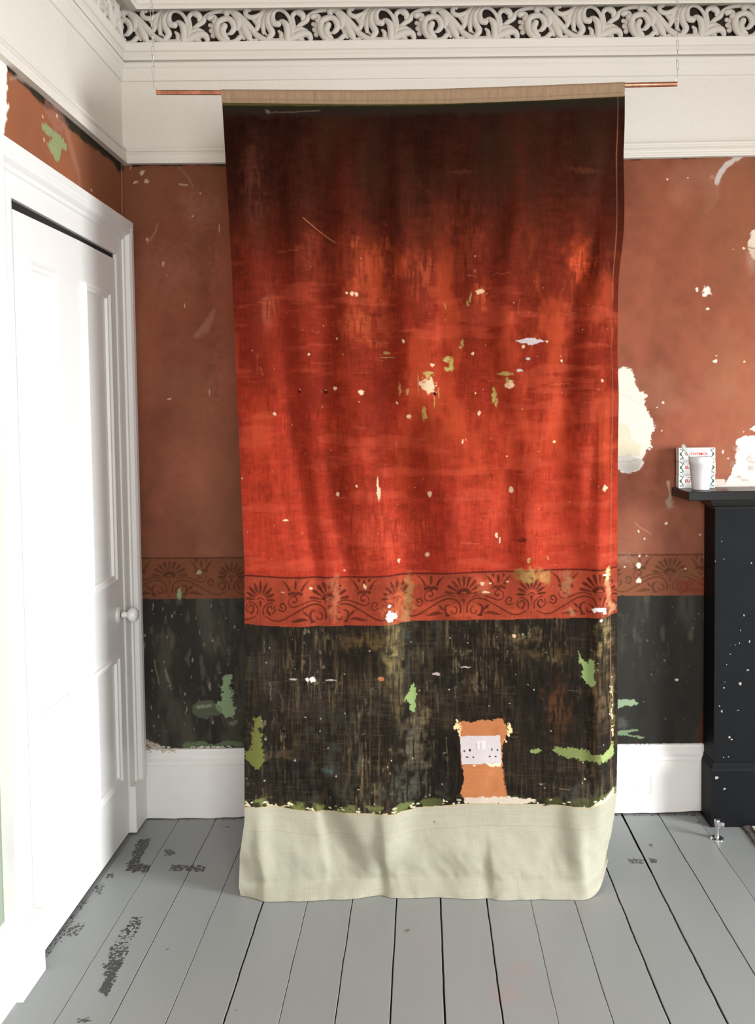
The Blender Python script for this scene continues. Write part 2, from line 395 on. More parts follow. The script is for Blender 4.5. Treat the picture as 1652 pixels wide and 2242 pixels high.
# the long wedge-shaped gap beside the right-hand boards near the wall
wedge = (np.abs(XX - .7025) < .0035) & (XX > .70) & (YY > 2.80)
XX = np.where(wedge & (gp[None, :] > 0), XX + .016 * smooth((YY - 2.80) / .03), XX)
ZZ = np.where((XX > .6) & (XX < .73) & (gp[None, :] == 0) & (XX < .72) & (XX > .70), ZZ, ZZ)
PXf, PYf = proj(XX, np.maximum(YY, 1.2), ZZ * 0)
peelv = np.zeros(XX.shape)
PP = Paint(PXf, PYf, XX, YY)
for k, (pg, st) in enumerate(PEEL):
    p = np.array(pg, float)
    w = PP.win(p[:, 0].min() - 8, p[:, 1].min() - 8, p[:, 0].max() + 8, p[:, 1].max() + 8)
    if w is None: continue
    x, y = PP.warp(w, 5, .12, k); ins = np.zeros(x.shape, bool)
    for i in range(len(p)):
        (x1, y1), (x2, y2) = p[i], p[i - 1]
        if y1 != y2: ins ^= ((y1 > y) != (y2 > y)) & (x < (x2 - x1) * (y - y1) / (y2 - y1) + x1)
    peelv[w] = np.maximum(peelv[w], ins * (st + .08))
for sgm in ((-W, 2.2, 3.2),):      # scuffs along the foot of the door
    dd = np.exp(-((XX + W - .015) / .02) ** 2); peelv = np.maximum(peelv, dd * .42 * (YY < 2.75) * (YY > 2.2))
dd = np.exp(-((D - .03 - YY) / .010) ** 2); peelv = np.maximum(peelv, dd * .5)
M_floor_paint = np.ones(XX.shape + (3,)) * np.array([.262, .280, .274])
tint = fbm(XX * 2, YY * 1.2, 12, 3)[..., None]
M_floor_paint = M_floor_paint * (.94 + .12 * tint)
bi = np.searchsorted(np.array(seams), XX - 1e-4); M_floor_paint *= (.965 + .07 * _hash(bi, bi * 3, 4))[..., None]
PP.c = M_floor_paint
for (x, y, rx, ry, a) in ((930, 2065, 60, 14, .12), (1140, 2125, 30, 18, .3), (1110, 2180, 34, 22, .32), (1200, 2205, 50, 16, .16), (1300, 1975, 50, 12, .15)):
    PP.blob(x, y, rx, ry, (170, 128, 128), a * .75, soft=.9, rough=.6, seed=int(x))
PP.blob(891, 2038, 6, 3, (90, 90, 40), .8); PP.blob(365, 2078, 3, 2, (40, 40, 40), 1)
peelv *= .60
floor_m = mat('grey_floor_boards', attr='paint', rough=.42, noise=.04, nscale=5, bump=.12, bscale=60, stretch=(1, .25, 1), extra=peel)
gapdark = np.where((ZZ < -.01), 0., 1.)[..., None]; PP.c = PP.c * gapdark + (1 - gapdark) * .012
fl = grid_object('floor', XX, YY, ZZ, floor_m, PP.c, {'peel': peelv}, smooth_shade=False); struct(fl)
b = MB(); b.box(-W - .1, YF - .1, -.12, XR + .1, D + .1, -.02); struct(b.build('floor', M_gap))

# ------------------------------------------------------------------ back wall
RAILZ = .0
zr_of = lambda x: 2.3226 + (0 if True else x)
xs = np.concatenate([np.arange(-W - .02, 1.24, .0031), np.arange(1.26, XR + .1, .2)]); zs = np.concatenate([[-.02], np.arange(.2, 2.36, .0029), [2.5, ZC]])
XX, ZZ = np.meshgrid(xs, zs); YY = np.full(XX.shape, D)
YY = YY + (fbm(XX * 3, ZZ * 3, 40, 2) - .5) * .004
PX, PY = proj(XX, D, ZZ)
P = Paint(PX, PY, XX, ZZ, 617)
def ramp(t, stops):
    ks = [k for k, _ in stops]; cs = np.array([s2l(c) for _, c in stops])
    return np.stack([np.interp(t, ks, cs[:, i]) for i in range(3)], -1)
KW = 1.0
red = np.empty(XX.shape + (3,)); n1 = fbm(XX * 2.6, ZZ * 2.6, 3, 4); n2 = fbm(XX * 9, ZZ * 5, 8, 4); n3 = fbm(XX * 30, ZZ * 30, 9, 3)
red[:] = ramp(PY, [(340, (150, 78, 60)), (700, (178, 92, 72)), (1000, (182, 98, 80)), (1220, (166, 92, 76))])
n4 = fbm(XX * 6, ZZ * 4, 90, 5); red *= (.58 + .70 * n1 + .35 * (n2 - .5) + .22 * (n3 - .5) + .5 * (n4 - .5))[..., None]
ol = smooth((n1 - .45) * 4) [..., None] * .25; red = red * (1 - ol) + s2l((140, 100, 75)) * ol
pinkish = smooth((fbm(XX * 4, ZZ * 4, 77, 4) - .55) * 5)[..., None] * .22; red = red * (1 - pinkish) + s2l((205, 135, 115)) * pinkish
bandy = lambda x: 1222.5 - (x - 290) * .0068
blacky = lambda x: 1311 - (x - 290) * .0064
blk = np.empty_like(red); blk[:] = s2l((66, 64, 58))
m1 = fbm(XX * 14, ZZ * 4, 21, 5); m2 = fbm(XX * 40, ZZ * 14, 25, 4)
blk *= (.45 + .9 * m1)[..., None]
hz = smooth((m1 - .52) * 5)[..., None] * .35; blk = blk * (1 - hz) + s2l((112, 108, 92)) * hz
hz = (smooth((m2 - .60) * 7) * smooth((n1 - .35) * 3))[..., None] * .35; blk = blk * (1 - hz) + s2l((128, 122, 104)) * hz
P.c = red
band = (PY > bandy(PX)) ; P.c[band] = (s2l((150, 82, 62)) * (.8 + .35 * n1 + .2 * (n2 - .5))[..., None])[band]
rs = random.Random(3)
for xc in (371 - 271, 371, 371 + 271, 371 + 542, 1195, 1466):
    stencil(P, xc, bandy, 271 / 1720., .82, (92, 52, 38), rs, 1.0)
P.stroke([(x, bandy(x)) for x in range(240, 1660, 60)], 1.6, (85, 42, 30), .85, soft=1.2, rough=1.2)
# wear over the band
for k in range(26):
    x, y = rs.uniform(280, 1560), rs.uniform(1225, 1308); P.blob(x, y, rs.uniform(5, 26), rs.uniform(4, 16), (140, 88, 68), rs.uniform(.15, .4), soft=.8, rough=.7, seed=k)
side = (.86 + .30 * smooth((XX + .3) / .9))[..., None]; P.c *= np.array([.62, .76, .66]) * side; blk *= .62  # shading put into the paint: darker on the shaded left, lighter on the lit right
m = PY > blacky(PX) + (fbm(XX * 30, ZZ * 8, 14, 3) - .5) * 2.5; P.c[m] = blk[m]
# dark unpainted strip under the picture rail
rl = lambda x: np.where(x < 900, 352 - (x - 270) * .008, 338 - (x - 1362) * .024)
tt = rl(PX) + 13 + (fbm(XX * 26, ZZ * 8, 31, 4) - .5) * 13; m = smooth((tt - PY) / 2.5)[..., None]; P.c = P.c * (1 - m) + (s2l((52, 42, 34)) * (.5 + 1.1 * fbm(XX * 50, ZZ * 50, 33, 3))[..., None]) * m
WHT = (226, 218, 204); PLS = (226, 219, 205); GRN = (128, 150, 112)
# left strip marks
for (x, y, rx, ry) in ((310, 378, 5, 4), (298, 399, 5, 3), (321, 398, 5, 4), (422, 473, 2, 2), (438, 423, 2, 2), (322, 524, 3, 4), (357, 577, 3, 5), (285, 507, 1.2, 6), (404, 669, 1.3, 5), (480, 500, 1.2, 9), (458, 859, 1.2, 8), (365, 603, 1.5, 1.5), (371, 874, 5, 2)):
    P.blob(x, y, rx, ry, (190, 165, 145), .85, rough=.5, seed=int(x))
P.stroke([(393, 403), (402, 405), (410, 405)], 1.4, (175, 150, 130), .8); P.stroke([(345, 490), (340, 508), (333, 520), (322, 532)], 1.6, (160, 120, 95), .5)
P.poly([(270, 356), (282, 356), (285, 363), (270, 362)], (165, 150, 130), .8, 2); P.stroke([(287, 362), (285, 371)], 1.4, (160, 130, 110), .8)
P.stroke([(388, 362), (396, 370), (410, 385), (425, 412)], 1.3, (120, 100, 85), .6, rough=3)
P.blob(350, 600, 60, 50, (150, 95, 75), .35, soft=.9, rough=.6); P.blob(450, 460, 40, 30, (140, 95, 78), .4, soft=.9, rough=.8)
P.stroke([(468, 680), (460, 700), (448, 720), (430, 735)], [3, 7, 9, 5], (165, 115, 98), .45, soft=5, rough=6)
P.blob(500, 620, 30, 120, (176, 98, 75), .4, soft=.9, rough=.5); P.blob(500, 830, 32, 70, (180, 105, 85), .35, soft=.9, rough=.5)
P.blob(392, 1300, 5, 12, GRN, .9, rough=.35, seed=5); P.blob(437, 1254, 5, 5, (160, 145, 125), .8, seed=6)
# right strip: big bare plaster patch behind the cloth edge
P.poly([(1300, 820), (1352, 806), (1366, 799), (1372, 812), (1386, 812), (1390, 832), (1396, 850), (1418, 864), (1412, 880), (1418, 898), (1432, 920), (1437, 936), (1430, 950), (1427, 968), (1428, 982), (1416, 986), (1412, 1005), (1408, 1022), (1398, 1034), (1375, 1040), (1362, 1038), (1340, 1025), (1310, 1010)], (160, 100, 82), .5, 7, .12, 4)
P.poly([(1300, 822), (1352, 808), (1366, 801), (1384, 813), (1388, 834), (1395, 852), (1416, 865), (1410, 880), (1416, 899), (1430, 921), (1435, 936), (1427, 950), (1424, 968), (1426, 981), (1413, 985), (1409, 1005), (1405, 1020), (1396, 1031), (1375, 1037), (1362, 1035), (1340, 1022), (1310, 1005)], WHT, 1, 6, .14, 4)
P.poly([(1340, 925), (1372, 930), (1380, 960), (1405, 975), (1400, 998), (1340, 1000)], (212, 202, 172), .7, 6, .1, 5)
P.poly([(1340, 1000), (1372, 995), (1404, 1006), (1398, 1028), (1376, 1036), (1352, 1030)], (196, 190, 186), .7, 4, .1, 6)
P.stroke([(1352, 860), (1380, 872), (1400, 885)], .8, (190, 180, 165), .6, rough=2); P.stroke([(1352, 1012), (1380, 1010), (1400, 1006)], 1.2, (165, 155, 145), .5, rough=3)
for (x, y, rx, ry) in ((1545, 639, 9, 10), (1525, 634, 3, 5), (1548, 677, 4, 3), (1565, 790, 4, 4), (1628, 791, 2, 2), (1638, 555, 0, 0), (1627, 543, 2.5, 2.5), (1604, 546, 1.3, 1.3), (1451, 881, 2.5, 2.5), (1438, 892, 1.5, 1.5), (1568, 779, 1.3, 1.3), (1448, 943, 1.6, 1.6), (1627, 945, 1.5, 1.5), (1505, 389, 1.5, 1.5), (1460, 392, 1.5, 2), (1582, 989, 2.5, 4), (1594, 1004, 1.5, 2)):
    if rx: P.blob(x, y, rx, ry, WHT, 1, rough=.5, seed=int(x))
P.poly([(1645, 505), (1700, 498), (1700, 590), (1650, 570), (1640, 552), (1636, 535)], (215, 200, 178), 1, 5, .12, 6); P.blob(1646, 570, 12, 26, (180, 140, 120), .5, soft=.8)
P.stroke([(1638, 541), (1645, 544), (1652, 543)], 1.2, (110, 80, 70), .8)
P.stroke([(1648, 335), (1632, 338), (1610, 348), (1590, 360), (1578, 376), (1570, 392), (1569, 400)], [2, 4, 5, 6, 6, 6, 5], (196, 186, 178), .85, soft=1.6, rough=2.5)
P.stroke([(1570, 400), (1570, 430), (1560, 450), (1545, 462)], 3, (168, 110, 92), .3, soft=4, rough=4); P.blob(1558, 388, 5, 4, (175, 120, 105), .8)
# bare plaster above the mantel shelf
P.poly([(1600, 1040), (1606, 1020), (1608, 990), (1612, 965), (1625, 954), (1660, 958), (1700, 950), (1700, 1070), (1545, 1070), (1560, 1054), (1582, 1050), (1588, 1056)], (236, 224, 216), 1, 8, .09, 9)
P.poly([(1640, 940), (1660, 925), (1700, 930), (1700, 948), (1655, 947)], (236, 224, 212), 1, 4, .1, 10)
P.poly([(1560, 1052), (1582, 1048), (1590, 1062), (1556, 1066)], (225, 200, 190), .9, 3)
for k in range(9): P.blob(rs.uniform(1600, 1650), rs.uniform(975, 1055), rs.uniform(2, 9), rs.uniform(2, 7), (150, 138, 128), .5, soft=.5, rough=.9, seed=k)
P.stroke([(1462, 1056), (1464, 1072), (1467, 1090)], [4, 1.5, 2], (185, 165, 140), .8, rough=1.5); P.blob(1464, 1100, 8, 14, (165, 150, 125), .7, soft=.5, rough=.6)
P.stroke([(1390, 1145), (1402, 1156), (1414, 1162), (1425, 1170)], .8, (190, 140, 120), .7)
for (x, y, r) in ((1457, 1146, 3.), (1398, 1163, 2.2), (1410, 1179, 1.7), (1532, 1171, 1.8), (1399, 1217, 2.6), (1397, 1238, 5), (1398, 1271, 5.5), (1368, 1240, 2), (1500, 1245, 1.5), (1415, 1217, 1.2), (1492, 1215, 1.2)):
    P.blob(x, y, r, r * 1.1, (222, 208, 190), 1, rough=.5, seed=int(x + y))
P.stroke([(1548, 1115), (1546, 1150), (1544, 1180), (1545, 1195), (1541, 1220)], [2, 4, 2, 4, 3], (128, 104, 84), .8, rough=2)
P.blob(1365, 1225, 26, 14, (170, 130, 110), .4, soft=.8, rough=.7)
P.poly([(1480, 1270), (1560, 1262), (1560, 1300), (1485, 1300)], (120, 52, 38), .6, 8)
P.poly([(280, 1612), (312, 1616), (332, 1624), (352, 1633), (372, 1640), (372, 1648), (280, 1650)], (176, 164, 146), 1, 7, .14, 31)
P.poly([(296, 1622), (322, 1628), (330, 1634), (300, 1636)], (110, 84, 62), .8, 5, .2, 32)
# green and chalky marks in the black dado
P.poly([(486, 1487), (495, 1478), (507, 1480), (506, 1500), (498, 1505), (508, 1512), (508, 1530), (513, 1555), (512, 1565), (506, 1575), (492, 1567), (474, 1556), (470, 1544), (484, 1535), (486, 1515), (482, 1505), (488, 1500)], GRN, 1, 8, .18, 12)
P.poly([(425, 1540), (450, 1534), (478, 1540), (488, 1560), (470, 1570), (440, 1575), (420, 1565)], (96, 104, 82), .55, 9, .08, 13)
P.poly([(428, 1545), (462, 1543), (464, 1550), (432, 1552)], (120, 132, 104), .8, 5, .15, 14)
P.poly([(500, 1582), (520, 1575), (518, 1586), (502, 1590)], (100, 118, 92), .8, 4, .2, 15)
P.poly([(400, 1632), (415, 1622), (440, 1624), (470, 1630), (500, 1622), (530, 1626), (534, 1634), (480, 1636), (470, 1640), (405, 1640)], (92, 108, 80), .9, 5, .12, 16)
P.poly([(297, 1600), (310, 1600), (308, 1618), (297, 1630)], (105, 110, 92), .7, 5)
for k in range(60):
    x, y = rs.uniform(295, 530), rs.uniform(1320, 1620); P.blob(x, y, rs.uniform(.7, 1.6), rs.uniform(.8, 5), (150, 148, 128), rs.uniform(.25, .8), rough=.6, seed=k)
P.stroke([(338, 1445), (341, 1465), (346, 1485), (348, 1497)], 1, (140, 135, 110), .6); P.stroke([(314, 1408), (315, 1418), (312, 1440)], [4, 2, 1.5], (120, 125, 112), .6, rough=3)
P.stroke([(361, 1462), (364, 1475), (372, 1500), (374, 1508)], [1, 3, 1.5, 1], (125, 125, 105), .6, rough=3); P.blob(459, 1503, 3, 9, (120, 120, 105), .7, rough=.5)
P.poly([(1340, 1531), (1385, 1532), (1398, 1540), (1394, 1543), (1370, 1546), (1352, 1552), (1340, 1550)], (138, 160, 128), 1, 3, .15, 2)
P.poly([(1340, 1600), (1396, 1597), (1398, 1600), (1372, 1604), (1378, 1609), (1400, 1611), (1412, 1614), (1400, 1617), (1385, 1612), (1340, 1608)], (118, 138, 108), .95, 3, .15, 3)
P.blob(1362, 1585, 12, 12, (110, 112, 106), .4, soft=.8); P.poly([(1530, 1560), (1552, 1560), (1552, 1634), (1522, 1630), (1528, 1600)], (72, 40, 28), .8, 5)
for k in range(30):
    x, y = rs.uniform(1355, 1545), rs.uniform(1320, 1625); P.blob(x, y, rs.uniform(.6, 2), rs.uniform(.6, 2), (150, 145, 125), rs.uniform(.2, .6), rough=.6, seed=k)
P.blob(1481, 1489, 3, 3.5, (200, 196, 180), 1, rough=.5)
# cream above the rail
m = (ZZ > 2.342)[..., None]; P.c = P.c * (1 - m) + np.array([.70, .665, .60]) * m
rz = smooth((PX - 1180) / 60)   # right of the hearth and low down, out of sight
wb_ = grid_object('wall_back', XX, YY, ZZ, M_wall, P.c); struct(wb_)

# ------------------------------------------------------------------ left wall
yv = np.concatenate([np.arange(YF - .1, 1.9, .25), np.arange(1.92, D + .02, .0045)]); zv = np.concatenate([[-.02], np.arange(.1, 2.36, .0055), [2.5, ZC]])
YV, ZV = np.meshgrid(yv, zv); XV = np.full(YV.shape, -W)
PX, PY = proj(XV, np.maximum(YV, 1.5), ZV)
Q = Paint(PX, PY, YV, ZV)
n1 = fbm(YV * 3, ZV * 3, 51, 4); n2 = fbm(YV * 11, ZV * 8, 52, 4)
Q.c[:] = s2l((176, 100, 76)) * (.78 + .35 * n1 + .2 * (n2 - .5))[..., None]
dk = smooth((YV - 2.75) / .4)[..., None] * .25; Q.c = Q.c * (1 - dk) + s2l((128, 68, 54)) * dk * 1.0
st = 2.312 - .016 * smooth((YV - 2.3) / .5) * fbm(YV * 16, ZV * 4, 61, 4) * 1.6 - .012 * vn(YV * 22, ZV * 0, 62)
m = smooth((ZV - st) / .006)[..., None]; Q.c = Q.c * (1 - m) + s2l((60, 48, 38)) * (.6 + .8 * fbm(YV * 40, ZV * 40, 63, 3))[..., None] * m
# pale wall left of the door, bare above it
low = (YV < 2.26) & (ZV < 2.1)
Q.c[low] = (s2l((200, 165, 150)) * (.85 + .3 * n1)[..., None])[low]
g = (YV < 2.26) & (ZV < .85); gw = smooth((.85 - ZV) / .5)[..., None] * g[..., None]
gc = s2l((168, 166, 158)) * (.8 + .4 * n1)[..., None]; Q.c = Q.c * (1 - gw) + gc * gw
g2 = (smooth((fbm(YV * 16, ZV * 7, 66, 4) - .48) * 10) * (YV < 2.172) * smooth((.55 - ZV) / .12))[..., None]; Q.c = Q.c * (1 - g2) + s2l((92, 100, 80)) * g2
g3 = (((YV > 2.172) & (YV < 2.26)) * smooth((.95 - ZV) / .25))[..., None] * .85; Q.c = Q.c * (1 - g3) + s2l((146, 143, 137)) * g3
Q.c *= np.array([.66, .80, .68])
Q.poly([(-60, 60), (2, 122), (16, 148), (15, 182), (17, 190), (14, 205), (13, 222), (22, 232), (13, 248), (17, 258), (10, 276), (12, 277), (8, 290), (14, 318), (17, 331), (-60, 330)], (240, 238, 225), 1, 3, .15, 3)
Q.stroke([(23, 173), (40, 168), (60, 180), (80, 193), (98, 207), (112, 218), (124, 236)], [3, 5, 4, 4, 3, 3, 1.5], (160, 138, 126), .75, soft=2.5, rough=3)
Q.stroke([(112, 218), (130, 245), (140, 270), (150, 300), (160, 340), (172, 378), (176, 420)], [2, 4, 6, 5, 4, 3, 2], (176, 128, 112), .4, soft=4, rough=3)
Q.poly([(92, 272), (100, 270), (108, 277), (118, 288), (132, 298), (140, 304), (145, 318), (146, 330), (133, 325), (132, 345), (128, 354), (122, 352), (112, 334), (103, 315), (110, 308), (116, 300), (103, 294), (93, 284)], (140, 150, 108), 1, 3, .2, 8)
Q.poly([(98, 205), (125, 240), (140, 300), (125, 290), (105, 260), (95, 240)], (172, 120, 104), .35, 8)
for (x, y) in ((94, 256), (125, 253), (148, 254), (60, 355), (65, 362), (200, 416), (96, 306)): Q.blob(x, y, 1.5, 3, (225, 205, 180), .9, rough=.4, seed=int(x))
Q.stroke([(60, 280), (100, 310), (125, 330)], 1, (200, 150, 125), .4); Q.stroke([(266, 360), (267, 420), (267, 480)], 1.2, (190, 150, 120), .7, rough=1.5)
Q.blob(247, 487, 4, 6, (230, 225, 210), 1)
m = (ZV > 2.342)[..., None]; Q.c = Q.c * (1 - m) + np.array([.70, .665, .60]) * m
Q.c = np.where(((YV < 1.9))[..., None] & (ZV < 2.33)[..., None], s2l((170, 110, 88)), Q.c)
wl = grid_object('wall_left', XV, YV, ZV, M_wall, Q.c, flip=True); struct(wl)

# right wall with its window opening, wall behind the camera, ceiling
b = MB()
for (y0, z0, y1, z1) in ((YF, 0, WY0, ZC), (WY1, 0, D, ZC), (WY0, 0, WY1, WZ0), (WY0, WZ1, WY1, ZC)): b.box(XR, y0, z0, XR + .1, y1, z1)
struct(b.build('wall_right', M_room))
b = MB()
for (x0, z0, x1, z1) in ((-W - .1, 0, .28, ZC), (1.52, 0, XR + .1, ZC), (.28, 0, 1.52, .82), (.28, 2.38, 1.52, ZC)): b.box(x0, YF - .1, z0, x1, YF, z1)
struct(b.build('wall_front', M_room))
b = MB(); b.box(-W - .1, YF - .1, ZC, XR + .1, D + .1, ZC + .08); struct(b.build('ceiling', M_ceil))
def window(name, axis, a0, a1, z0, z1, pos):
    b = MB()
    def bar(p0, q0, p1, q1, d0=.02, d1=.06):
        if axis == 'X': b.box(pos + d0, p0, q0, pos + d1, p1, q1)
        else: b.box(p0, pos - d1, q0, p1, pos - d0, q1)
    for q in ((a0, z0, a0 + .04, z1), (a1 - .04, z0, a1, z1), (a0, z0, a1, z0 + .05), (a0, z1 - .05, a1, z1), (a0, (z0 + z1) / 2 - .02, a1, (z0 + z1) / 2 + .02)): bar(*q)
    return struct(b.build(name, M_wood))
window('window_1', 'X', WY0, WY1, WZ0, WZ1, XR); window('fill_window_2', 'Y', .28, 1.52, .82, 2.38, YF)  # the second one is unseen, added as an opening for the fill lamp

# ------------------------------------------------------------------ mouldings
def moulding_back(name, prof, x1=XR, material=M_wood, zslope=None):
    b = MB(); rings = []
    xe = [-W] + list(np.linspace(-.9, x1, 40)) if zslope else [-W, x1]
    for x in xe:
        rings.append([((x + d) if x == -W else x, D - d, z + (zslope(x) if zslope else 0)) for d, z in prof])
    b.loft(rings, False, False); return struct(b.build(name, material, fix=False))
def moulding_left(name, prof, y0=YF, y1=None, material=M_wood):
    b = MB(); rings = [[(-W + d, y0, z) for d, z in prof], [(-W + d, D - d if y1 is None else y1, z) for d, z in prof]]
    b.loft(rings, False, False); return struct(b.build(name, material, fix=False))
rail = [(0, 2.319), (.020, 2.319), (.021, 2.325), (.0185, 2.328), (.0205, 2.332), (.0185, 2.336), (.020, 2.342), (.017, 2.350), (.0125, 2.356), (.012, 2.358), (.019, 2.362), (.020, 2.367), (.017, 2.371), (.006, 2.374), (0, 2.375)]
RSL = lambda x: .005 * smooth((x - .55) / .6) + .0045
moulding_back('trim_1', rail, zslope=RSL, material=M_cream); moulding_left('trim_2', [(d, z + .0045) for d, z in rail], material=M_cream)
def zy(y): return 2.733 - (y - 93) / 617.
corn = [(0, zy(170)), (.006, zy(169)), (.0075, zy(160)), (.009, zy(158)), (.012, zy(150)), (.0125, zy(146)), (.018, zy(142)), (.021, zy(135)), (.018, zy(133.5)), (.002, zy(133)), (.002, zy(128.5)), (.016, zy(128)), (.019, zy(122)), (.017, zy(114)), (.0165, zy(112)), (.024, zy(110)), (.027, zy(104)), (.031, zy(97)), (.031, zy(94.5)), (.004, zy(93.5))]
moulding_back('trim_3', corn, material=M_cream); moulding_left('trim_4', corn, material=M_cream)
rec = [(.004, zy(94)), (.004, zy(36)), (.010, zy(26)), (.030, zy(17)), (.060, zy(13.5))]
moulding_back('trim_5', rec[:3], material=M_recess); moulding_left('trim_6', rec[:3], material=M_recess)
cove = [(.0099, zy(26.2)), (.030, zy(27)), (.050, zy(31)), (.085, zy(40))]
led = [(.050, zy(31.2)), (.085, zy(40.2)), (.088, zy(36)), (.086, zy(33)), (.092, zy(31)), (.096, zy(25)), (.102, zy(22)), (.115, zy(10)), (.15, zy(-10)), (.155, ZC)]
moulding_back('trim_7', cove, material=M_plasterwork); moulding_left('trim_8', cove, material=M_plasterwork)
moulding_back('trim_9', led, material=M_cream); moulding_left('trim_10', led, material=M_cream)

# carved acanthus frieze: one repeat, 1398 drawing units long = 220 px of the photograph
SC = 6.354 * 617.
def scroll_mesh():
    b = MB()
    def S(pts, dep=.014, flat=.8, n=8):
        q = catmull(pts, 5); x = q[:, 0] / SC; z = -q[:, 1] / SC; r = q[:, 2] * 1.32 / SC
        b.tube([(x[i], -dep, z[i]) for i in range(len(x))], list(r), n, flat=flat)
        for i in (0, -1): b.sphere((x[i], -dep, z[i]), r[i], r[i] * flat, r[i])
    S([(-60, 400, 26), (10, 480, 34), (130, 560, 40), (280, 580, 40), (420, 560, 42), (540, 510, 46), (640, 470, 44), (710, 480, 38), (740, 530, 30), (742, 575, 22)], .015)
    S([(420, 520, 30), (520, 440, 44), (610, 420, 44), (680, 430, 26)], .012)
    S([(600, 520, 40), (640, 545, 16)], .010)
    S([(-40, 250, 20), (30, 330, 30), (20, 370, 16)], .012)
    S([(20, 380, 22), (45, 260, 34), (120, 160, 36), (230, 105, 22), (300, 115, 14)], .012)
    S([(110, 450, 22), (110, 350, 30), (150, 210, 36), (220, 130, 30)], .015); S([(110, 440, 24), (150, 480, 12)], .012)
    S([(175, 540, 26), (225, 460, 36), (180, 360, 34), (175, 240, 34), (250, 140, 26)], .019)
    S([(310, 345, 36), (255, 330, 34), (235, 250, 28), (265, 170, 22), (330, 150, 20), (400, 180, 20), (455, 250, 20), (480, 330, 18)], .022)
    S([(430, 560, 30), (435, 450, 36), (420, 360, 36), (375, 310, 28), (345, 300, 16)], .022)
    S([(350, 560, 26), (350, 480, 26), (320, 440, 16)], .018); S([(500, 520, 30), (500, 420, 28), (480, 350, 20)], .018)
    S([(530, 400, 18), (515, 320, 22), (500, 240, 24), (540, 185, 28), (600, 185, 38), (645, 230, 34), (640, 275, 22)], .018)
    S([(545, 395, 16), (620, 340, 26), (690, 290, 30), (720, 230, 24), (790, 180, 22), (900, 150, 26), (1020, 150, 30), (1130, 180, 34), (1220, 260, 36), (1300, 350, 36), (1370, 430, 32)], .016)
    S([(780, 240, 34), (850, 240, 28), (860, 300, 40)], .018)
    for (x, y, r) in ((785, 335, 34), (800, 410, 40), (820, 480, 40), (850, 350, 60), (860, 440, 55), (790, 250, 34)): b.sphere((x / SC, -.011, -y / SC), r / SC, .007, r / SC)
    S([(1190, 520, 28), (1120, 580, 28), (1020, 590, 34), (930, 520, 40), (890, 420, 42), (900, 320, 38), (970, 270, 34), (1050, 270, 34), (1100, 330, 34), (1110, 400, 32), (1070, 460, 26), (1030, 475, 14)], .021)
    S([(990, 370, 32), (960, 440, 36), (985, 510, 34), (1030, 550, 22)], .026)
    S([(1000, 165, 30), (1020, 235, 26)], .018)
    S([(1110, 200, 26), (1170, 280, 38), (1180, 360, 38), (1160, 400, 22)], .020)
    S([(1200, 280, 26), (1250, 400, 38), (1300, 500, 40), (1330, 560, 26)], .020)
    S([(1180, 400, 20), (1215, 470, 30), (1240, 530, 20)], .016)
    S([(1290, 560, 20), (1390, 560, 26), (1430, 535, 16)], .014)
    S([(1310, 110, 20), (1270, 150, 26), (1280, 210, 26), (1350, 240, 28), (1430, 215, 24), (1500, 170, 18)], .016)
    S([(1330, 120, 14), (1315, 140, 20)], .016)
    S([(1410, 400, 26), (1450, 330, 30), (1500, 250, 22)], .012)
    return b
sb = scroll_mesh()
fr_root = empty('trim_11', (0, D - .002, 0)); struct(fr_root)
s0 = None
for k in [-1] + list(range(0, 16)):
    px0 = 560 + 220 * k; X0 = at(px0, 15, 1, D)[0] if k == 0 else None
    X0 = at(560, 15, 1, D)[0] + k * (1398 / SC) * 1.0
    if X0 + .36 > XR: break
    if s0 is None:
        s0 = sb.build('acanthus_scroll', M_plasterwork, None, weld=False); s0.parent = fr_root; o = s0
    else:
        o = s0.copy(); col.objects.link(o); o.parent = fr_root
    o.location = (X0, 0, zy(6)); o.scale = (1, 1, .955)
def cut_copy(parent, loc, rot, plane_x):
    me = s0.data.copy(); bm = bmesh.new(); bm.from_mesh(me)
    bmesh.ops.bisect_plane(bm, geom=bm.verts[:] + bm.edges[:] + bm.faces[:], plane_co=(plane_x, 0, 0), plane_no=(-1, 0, 0), clear_outer=True)
    bm.to_mesh(me); bm.free(); o = bpy.data.objects.new('acanthus_scroll', me); col.objects.link(o); o.parent = parent; o.location = loc; o.rotation_euler = rot; o.scale = (1, 1, .955)
XK = at(560, 15, 1, D)[0] - 2 * 1398 / SC
cut_copy(fr_root, (XK, 0, zy(6)), (0, 0, 0), -W + .006 - XK)
fr_l = empty('trim_12', (-W + .002, 0, 0)); struct(fr_l)
for k in range(0, 8):
    o = s0.copy(); col.objects.link(o); o.parent = fr_l; o.rotation_euler = (0, 0, math.pi / 2)
    o.location = (0, D - .40 - k * (1398 / SC), zy(6)); o.scale = (1, 1, .955)

